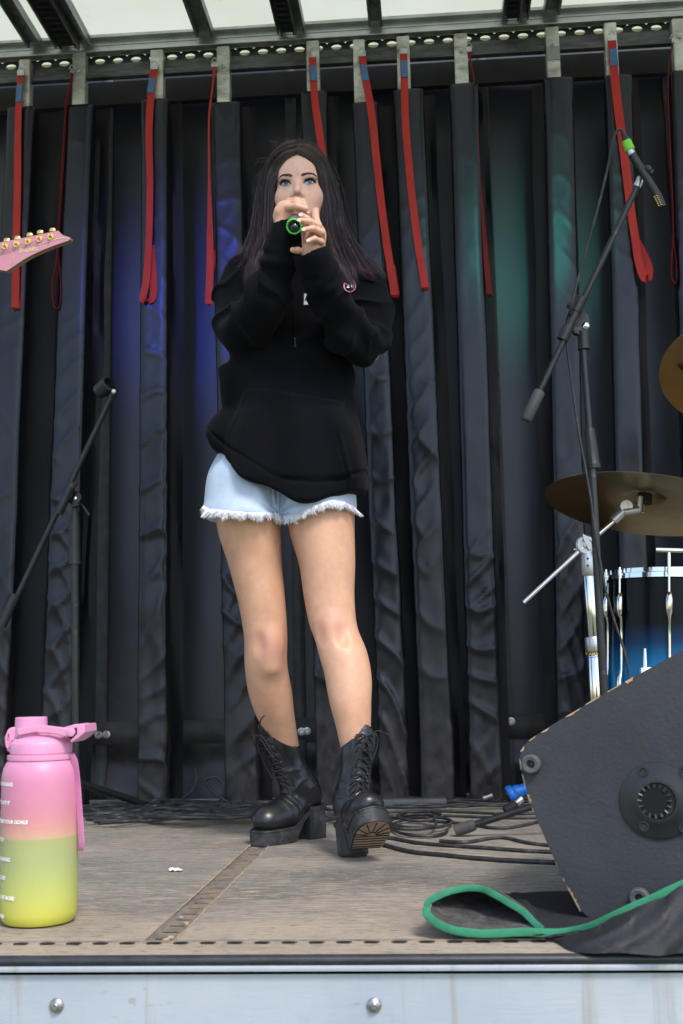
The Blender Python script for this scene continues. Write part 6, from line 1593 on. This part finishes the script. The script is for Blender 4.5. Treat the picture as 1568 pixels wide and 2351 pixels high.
def onb(txt, xr, y, h):
    me = text_mesh(txt, 1.0, .045, .0); ys = [v.co.y for v in me.vertices]; xs = [v.co.x for v in me.vertices]; hh = max(ys)-min(ys); s_ = h*sc_/hh
    z = bz(y); R_ = Rb*1.0+.0008; f_ = Vector((-bc.x, -bc.y, 0)).normalized(); base_a = math.atan2(f_.y, f_.x)
    ar = math.asin(max(-.99, min(.99, (P(xr, y, bc.y-.02).x-bc.x)/R_)))      # right end angle
    for v in me.vertices:
        a = -PI/2+ar-(max(xs)-v.co.x)*s_/R_*.92; rr = R_ if z > .14 else R_*.985+.0002; v.co = (bc.x+math.cos(a)*rr, bc.y+math.sin(a)*rr, z+(v.co.y-hh/2)*s_)
    addm('printed_words', me, m_wh, bb)
for txt, xr, y in (('GOOD MORNING!', 48, 1793.5), ("YOU'VE GOT IT", 40, 1835), ('REMEMBER YOUR GOALS', 84.5, 1877), ("THAT'S IT!", 22, 1918.5), ('KEEP DRINKING', 40, 1962), ('NO EXCUSES', 27, 2004), ('A LITTLE BIT MORE', 52, 2047.5), ('WELL DONE!', 23.5, 2090)): onb(txt, xr, y, 9.0)
# ---- pink guitar: headstock, neck
YG = 2.60
gt = thing('electric_guitar', 'pink guitar headstock with gold tuners reaching in from the left edge', 'guitar', tuple(P(0, 580, YG)))
hp_ = [(-70, 576), (0, 556.6), (60, 545), (134, 529.5), (137.7, 535.4), (144, 539.7), (153, 543), (161, 545.6), (162.3, 549.3), (158, 553), (143, 558), (124.5, 564.6), (100, 574), (73, 586.6), (58, 595), (44, 604), (28, 615), (16, 622.5), (0, 619.6), (-70, 607)]
m_pg = mat('pink_lacquer', (.56, .22, .28), .28, var=.07, vs=14, coat=.4, bs=600, bstr=.03); m_mpl = mat('maple_edge', (.34, .22, .12), .5, var=.25, vs=9, vsc=(1, 1, 8))
q = MB(); q.prism([P(x, y, YG) for x, y in hp_], (0, .0015, 0)); hs = q.build('headstock', m_pg, gt, smooth=False)
q = MB(); q.prism([P(x, y, YG)+Vector((0, .0017, 0)) for x, y in hp_], (.001, .0135, 0)); q.build('headstock_wood', m_mpl, gt, smooth=False)
q = MB(); q.tube([P(x, y, YG) for x, y in hp_[8:18]], .0009, 6); q.build('dark_edge', m_bk, hs)
m_gld = mat('gold', (.85, .60, .22), .12, 1.0, var=.05)
for k, (x, y) in enumerate(((116.4, 544), (90, 549), (64, 555), (37.8, 561), (11.4, 566), (-15, 572))):
    q = MB(); c = P(x, y, YG); q.lathe([(.0088, 0), (.0088, .0015), (.0078, .0028), (.0045, .003), (.0040, .009), (.0032, .010), (.0038, .012), (.0028, .0145), (.0001, .0148)], c, (0, -1, 0), 28)
    tp = q.build('tuner_post', m_gld, gt)
    q = MB(); pg = P(x+4.5-(k % 2)*2, y-15+(k > 2)*1.5, YG+.010); q.ball(pg, .0085, 20, sc=(1.0, .55, .85)); q.tube([pg, P(x+1, y-4, YG+.010)], .003, 8); q.build('tuner_button', m_gld, tp)
q = MB(); r_ = random.Random(2)
for k, (x, y) in enumerate(((116.4, 546), (90, 551), (64, 557), (37.8, 563), (11.4, 568), (-15, 574))): q.tube([P(x, y, YG-.006), P(-90, 601+k*2.2+(5-k)*1.0, YG-.004)], .00032, 4)
q.build('strings', m_chr, gt)
m_crm = mat('cream_logo', (.62, .50, .30), .4)
def hsf(x, y, off=0.): return P(x, y, YG-.0009)
text_on('Ibanez', 66, 572, 11.5, hsf, m_crm, hs, name='logo', bold=.035, rot=math.radians(9), slant=.12, sq=1.12)
for pts, r in ((((73, 569), (90, 562), (115, 553), (140, 546.5), (160, 547)), (.0004, .0008, .0012, .0014, .0008)), (((25, 573), (31, 585), (31.5, 597), (28, 611)), (.0005, .0014, .0016, .0004)), (((28, 611), (42, 599), (62, 585)), (.0004, .0012, .0004)), (((31, 597), (34, 604), (30, 609)), (.001, .001, .0005))):
    q = MB(); pp_c, rr_c = catmull([hsf(*p) for p in pts], list(r), 6); A_ = [p+Vector((0, 0, rr)) for p, rr in zip(pp_c, rr_c)]; B_ = [p-Vector((rr*.6, 0, rr)) for p, rr in zip(pp_c, rr_c)]; q.strip(A_, B_); q.build('logo_line', m_crm, hs)
q = MB(); q.prism([P(-68, 574, YG-.004), P(-68, 610, YG-.004), P(-420, 690, YG-.01), P(-420, 648, YG-.01)], (0, .022, 0)); q.build('neck', mat('dark_fretboard', (.06, .03, .02), .5, var=.3, vs=9), gt)
# ---- cables on the deck
r_ = random.Random(12)
def floorcable(name, pts, r, lab, cat='cable', m=m_cab, group=None, z0=None):
    P3 = []
    for q_ in pts:
        p = PF(q_[0], q_[1]); p.z = (r if len(q_) < 3 else r+q_[2]); P3.append(p)
    q = MB(); q.tube(P3, r, 8, smooth=8); return tag(q.build(name, m), lab, cat, group)
G_ = 'loose black cables along the back of the deck'
floorcable('stage_cable', [(880, 1944), (910, 1953), (950, 1962), (1010, 1968), (1090, 1976), (1180, 1982), (1300, 1987)], .0050, 'thick black cable nearest the front, running right under the floor monitor')
floorcable('stage_cable', [(860, 1925), (905, 1930), (960, 1940), (1030, 1946), (1120, 1952), (1200, 1958), (1290, 1962)], .0045, 'black cable just behind the frontmost one, running right to the floor monitor')
floorcable('stage_cable', [(1010, 1935), (1070, 1938), (1120, 1930), (1160, 1928), (1215, 1940), (1290, 1948)], .0042, 'black cable passing beneath the stand foot beside the floor monitor')
floorcable('stage_cable', [(940, 1880), (985, 1888), (1040, 1893), (1085, 1897), (1130, 1905), (1180, 1903), (1240, 1890)], .0042, 'black cable curving behind the stand foot at the right')
floorcable('stage_cable', [(870, 1870), (960, 1865), (1060, 1868), (1170, 1872), (1290, 1870)], .004, 'straight black cable in front of the long grey bar')
floorcable('stage_cable', [(850, 1880), (940, 1874), (1060, 1878), (1180, 1882), (1300, 1880)], .004, 'second straight black cable in front of the long grey bar')
# coil beside the raised boot
q = MB(); pts = []
for k in range(60):
    a = k*.42; rr = 1-.006*k; cx_, cy_ = 955+18*math.sin(k*.13), 1905+6*math.cos(k*.19); p = PF(cx_+72*rr*math.cos(a), cy_+17*rr*math.sin(a)); p.z = .005+k*.0005; pts.append(p)
q.tube(pts, .0042, 8, smooth=4); tag(q.build('coiled_cable', m_cab), 'loosely coiled black cable beside the raised boot', 'cable')
q = MB(); q.box(PF(938, 1879)+Vector((0, 0, .016)), (.022, .012, .010), bev=.002); tag(q.build('cable_tag', mat('cyan_tape', (.02, .35, .55), .5)), 'tiny blue tape tag on the coiled cable', 'tape')
# the pile along the left: each run its own cable
for k in range(20):
    y0 = 1862+k*1.9; pts = []; x = 188+r_.uniform(-10, 40); xe = r_.uniform(640, 790); n_ = 9
    for j in range(n_+1):
        xx_ = x+(xe-x)*j/n_; pts.append((xx_, y0+r_.uniform(-7, 7)-((xx_-450)/300)**2*4, .004+.010*abs(math.sin(j*1.7+k))+(.012 if 350 < xx_ < 620 else 0)))
    ends = ('the bottle', 'the left stand leg')[k % 2]
    r_pick = r_.choice((.0042, .005, .006, .007)); floorcable('stage_cable', pts, r_pick, ('thick black cable' if r_pick > .0055 else 'thin black cable')+' in the tangled pile between the bottle and the left boot', group=G_)
for k in range(5):
    y0 = 1842+k*5; pts = [(880+j*58, y0+r_.uniform(-3, 3), .004+.006*abs(math.sin(j+k))) for j in range(8)]
    floorcable('stage_cable', pts, .004, 'black cable lying along the foot of the padded posts at the right', group='black cables along the foot of the right posts')
q = MB(); p0 = PF(460, 1852)
lp_ = [(455, 1850), (468, 1820), (474, 1800), (488, 1790), (503, 1794), (513, 1810), (512, 1830), (500, 1842)]
def upc(pts, Y, r, lab):
    q = MB(); q.tube([P(x, y, Y) for x, y in pts], r, 8, smooth=8); return tag(q.build('stage_cable', m_cab), lab, 'cable')
upc([(590, 1858), (560, 1852), (530, 1845), (490, 1820), (473, 1795), (480, 1788) if False else (478, 1788), (497, 1785), (512, 1800), (512, 1820), (505, 1838), (500, 1856)], 3.72, .0045, 'black cable springing up in a round loop between the bottle and the left boot')
upc([(398, 1850), (425, 1830), (445, 1812), (452, 1785), (446, 1765)], 3.80, .0042, 'grey cable end curving up beside the third padded post')
floorcable('stage_cable', [(520, 1842), (560, 1838), (600, 1846), (660, 1850)], .004, 'short black cable at the foot of the post left of the singer')
# long grey bar
q = MB(); a, b_ = PF(878, 1856), PF(1026, 1854); q.box((a+b_)/2+Vector((0, 0, .014)), ((b_-a).length, .06, .028), rot=Matrix.Rotation(math.atan2(b_.y-a.y, b_.x-a.x), 3, 'Z'), bev=.003); q.box((a+b_)/2+Vector((0, -.031, .014)), ((b_-a).length*.99, .004, .008))
tag(q.build('grey_bar', mat('grey_bar_paint', (.085, .09, .10), .5, .2, var=.2, vs=20)), 'long flat grey bar lying on the deck behind the raised boot', 'bar')
# blue plug, jack plug
pl = thing('blue_power_plug', 'bright blue cable connector lying beside the edge of the floor monitor', 'connector', tuple(PF(1180, 1856)))
m_blu = mat('blue_plug', (.01, .16, .62), .4, var=.1, vs=40); a = PF(1166, 1852)+Vector((0, 0, .030)); b_ = PF(1215, 1852)+Vector((0, .02, .055)); d = (b_-a)
q = MB(); q.lathe([(.016, 0), (.026, .002), (.030, .010), (.028, .020), (.022, .026), (.023, .035), (.018, .05), (.016, d.length)], a, d, 24); q.build('shell', m_blu, pl)
q = MB(); q.lathe([(.015, -.006), (.020, -.002), (.020, .003), (.0001, .004)], a, d, 20); q.build('face', m_bk, pl)
jp = thing('jack_plug', 'black ribbed jack plug with a metal end beside the floor monitor', 'connector', tuple(PF(1165, 1876)))
a = PF(1160, 1878)+Vector((0, 0, .014)); b_ = P(1200, 1832, a.y+.02); q = MB(); L_ = (b_-a).length*.62
q.lathe([(.008, 0)]+[(.016-.004*k/7+(.0025 if k % 2 else 0), .004+k*L_/8) for k in range(8)]+[(.009, L_)], a, b_-a, 16); q.build('strain_relief', m_bp, jp, angle=20)
q = MB(); q.lathe([(.009, L_), (.010, L_+.004), (.010, L_+.022), (.006, L_+.024)], a, b_-a, 16); q.build('metal_end', m_chr, jp)
q = MB(); a = PF(1110, 1850)+Vector((0, 0, .022)); b_ = P(1131, 1838-12, a.y); q.tube([a, b_], .0068, 12); tag(q.build('metal_sleeve', m_sat), 'small bare metal cable sleeve by the foot of a padded post', 'connector')
# torn white scrap
q = MB(); c = PF(400, 1998); V_ = []; r_ = random.Random(3)
o_pts = [(387, 1999), (389, 1994), (396, 1993), (402, 1995), (408, 1993.5), (413, 1996), (419, 1998), (414, 2000), (406, 1999), (400, 2001), (396, 1997), (391, 2001)]
q.prism([PF(x, y, .0015+.003*r_.random()) for x, y in o_pts], (0, 0, .0012)); tag(q.build('paper_scrap', mat('white_paper', (.85, .86, .88), .8)), 'torn white scrap on the deck, left of the channel', 'scrap')
# bits of debris in the channel and on the boards
for k in range(6):
    q = MB(); x = xc+r_.uniform(-.02, .02); y = ysl+.02+abs(r_.gauss(0, .10)); q.ball((x, y, -.003), r_.uniform(.0025, .005), 8, sc=(1.3, 1.8, .6)); tag(q.build('wood_crumb', mat('crumb', (.36, .28, .19), .9)), 'tan wood crumb caught in the floor channel near the front edge', 'debris', 'wood crumbs in the floor channel')
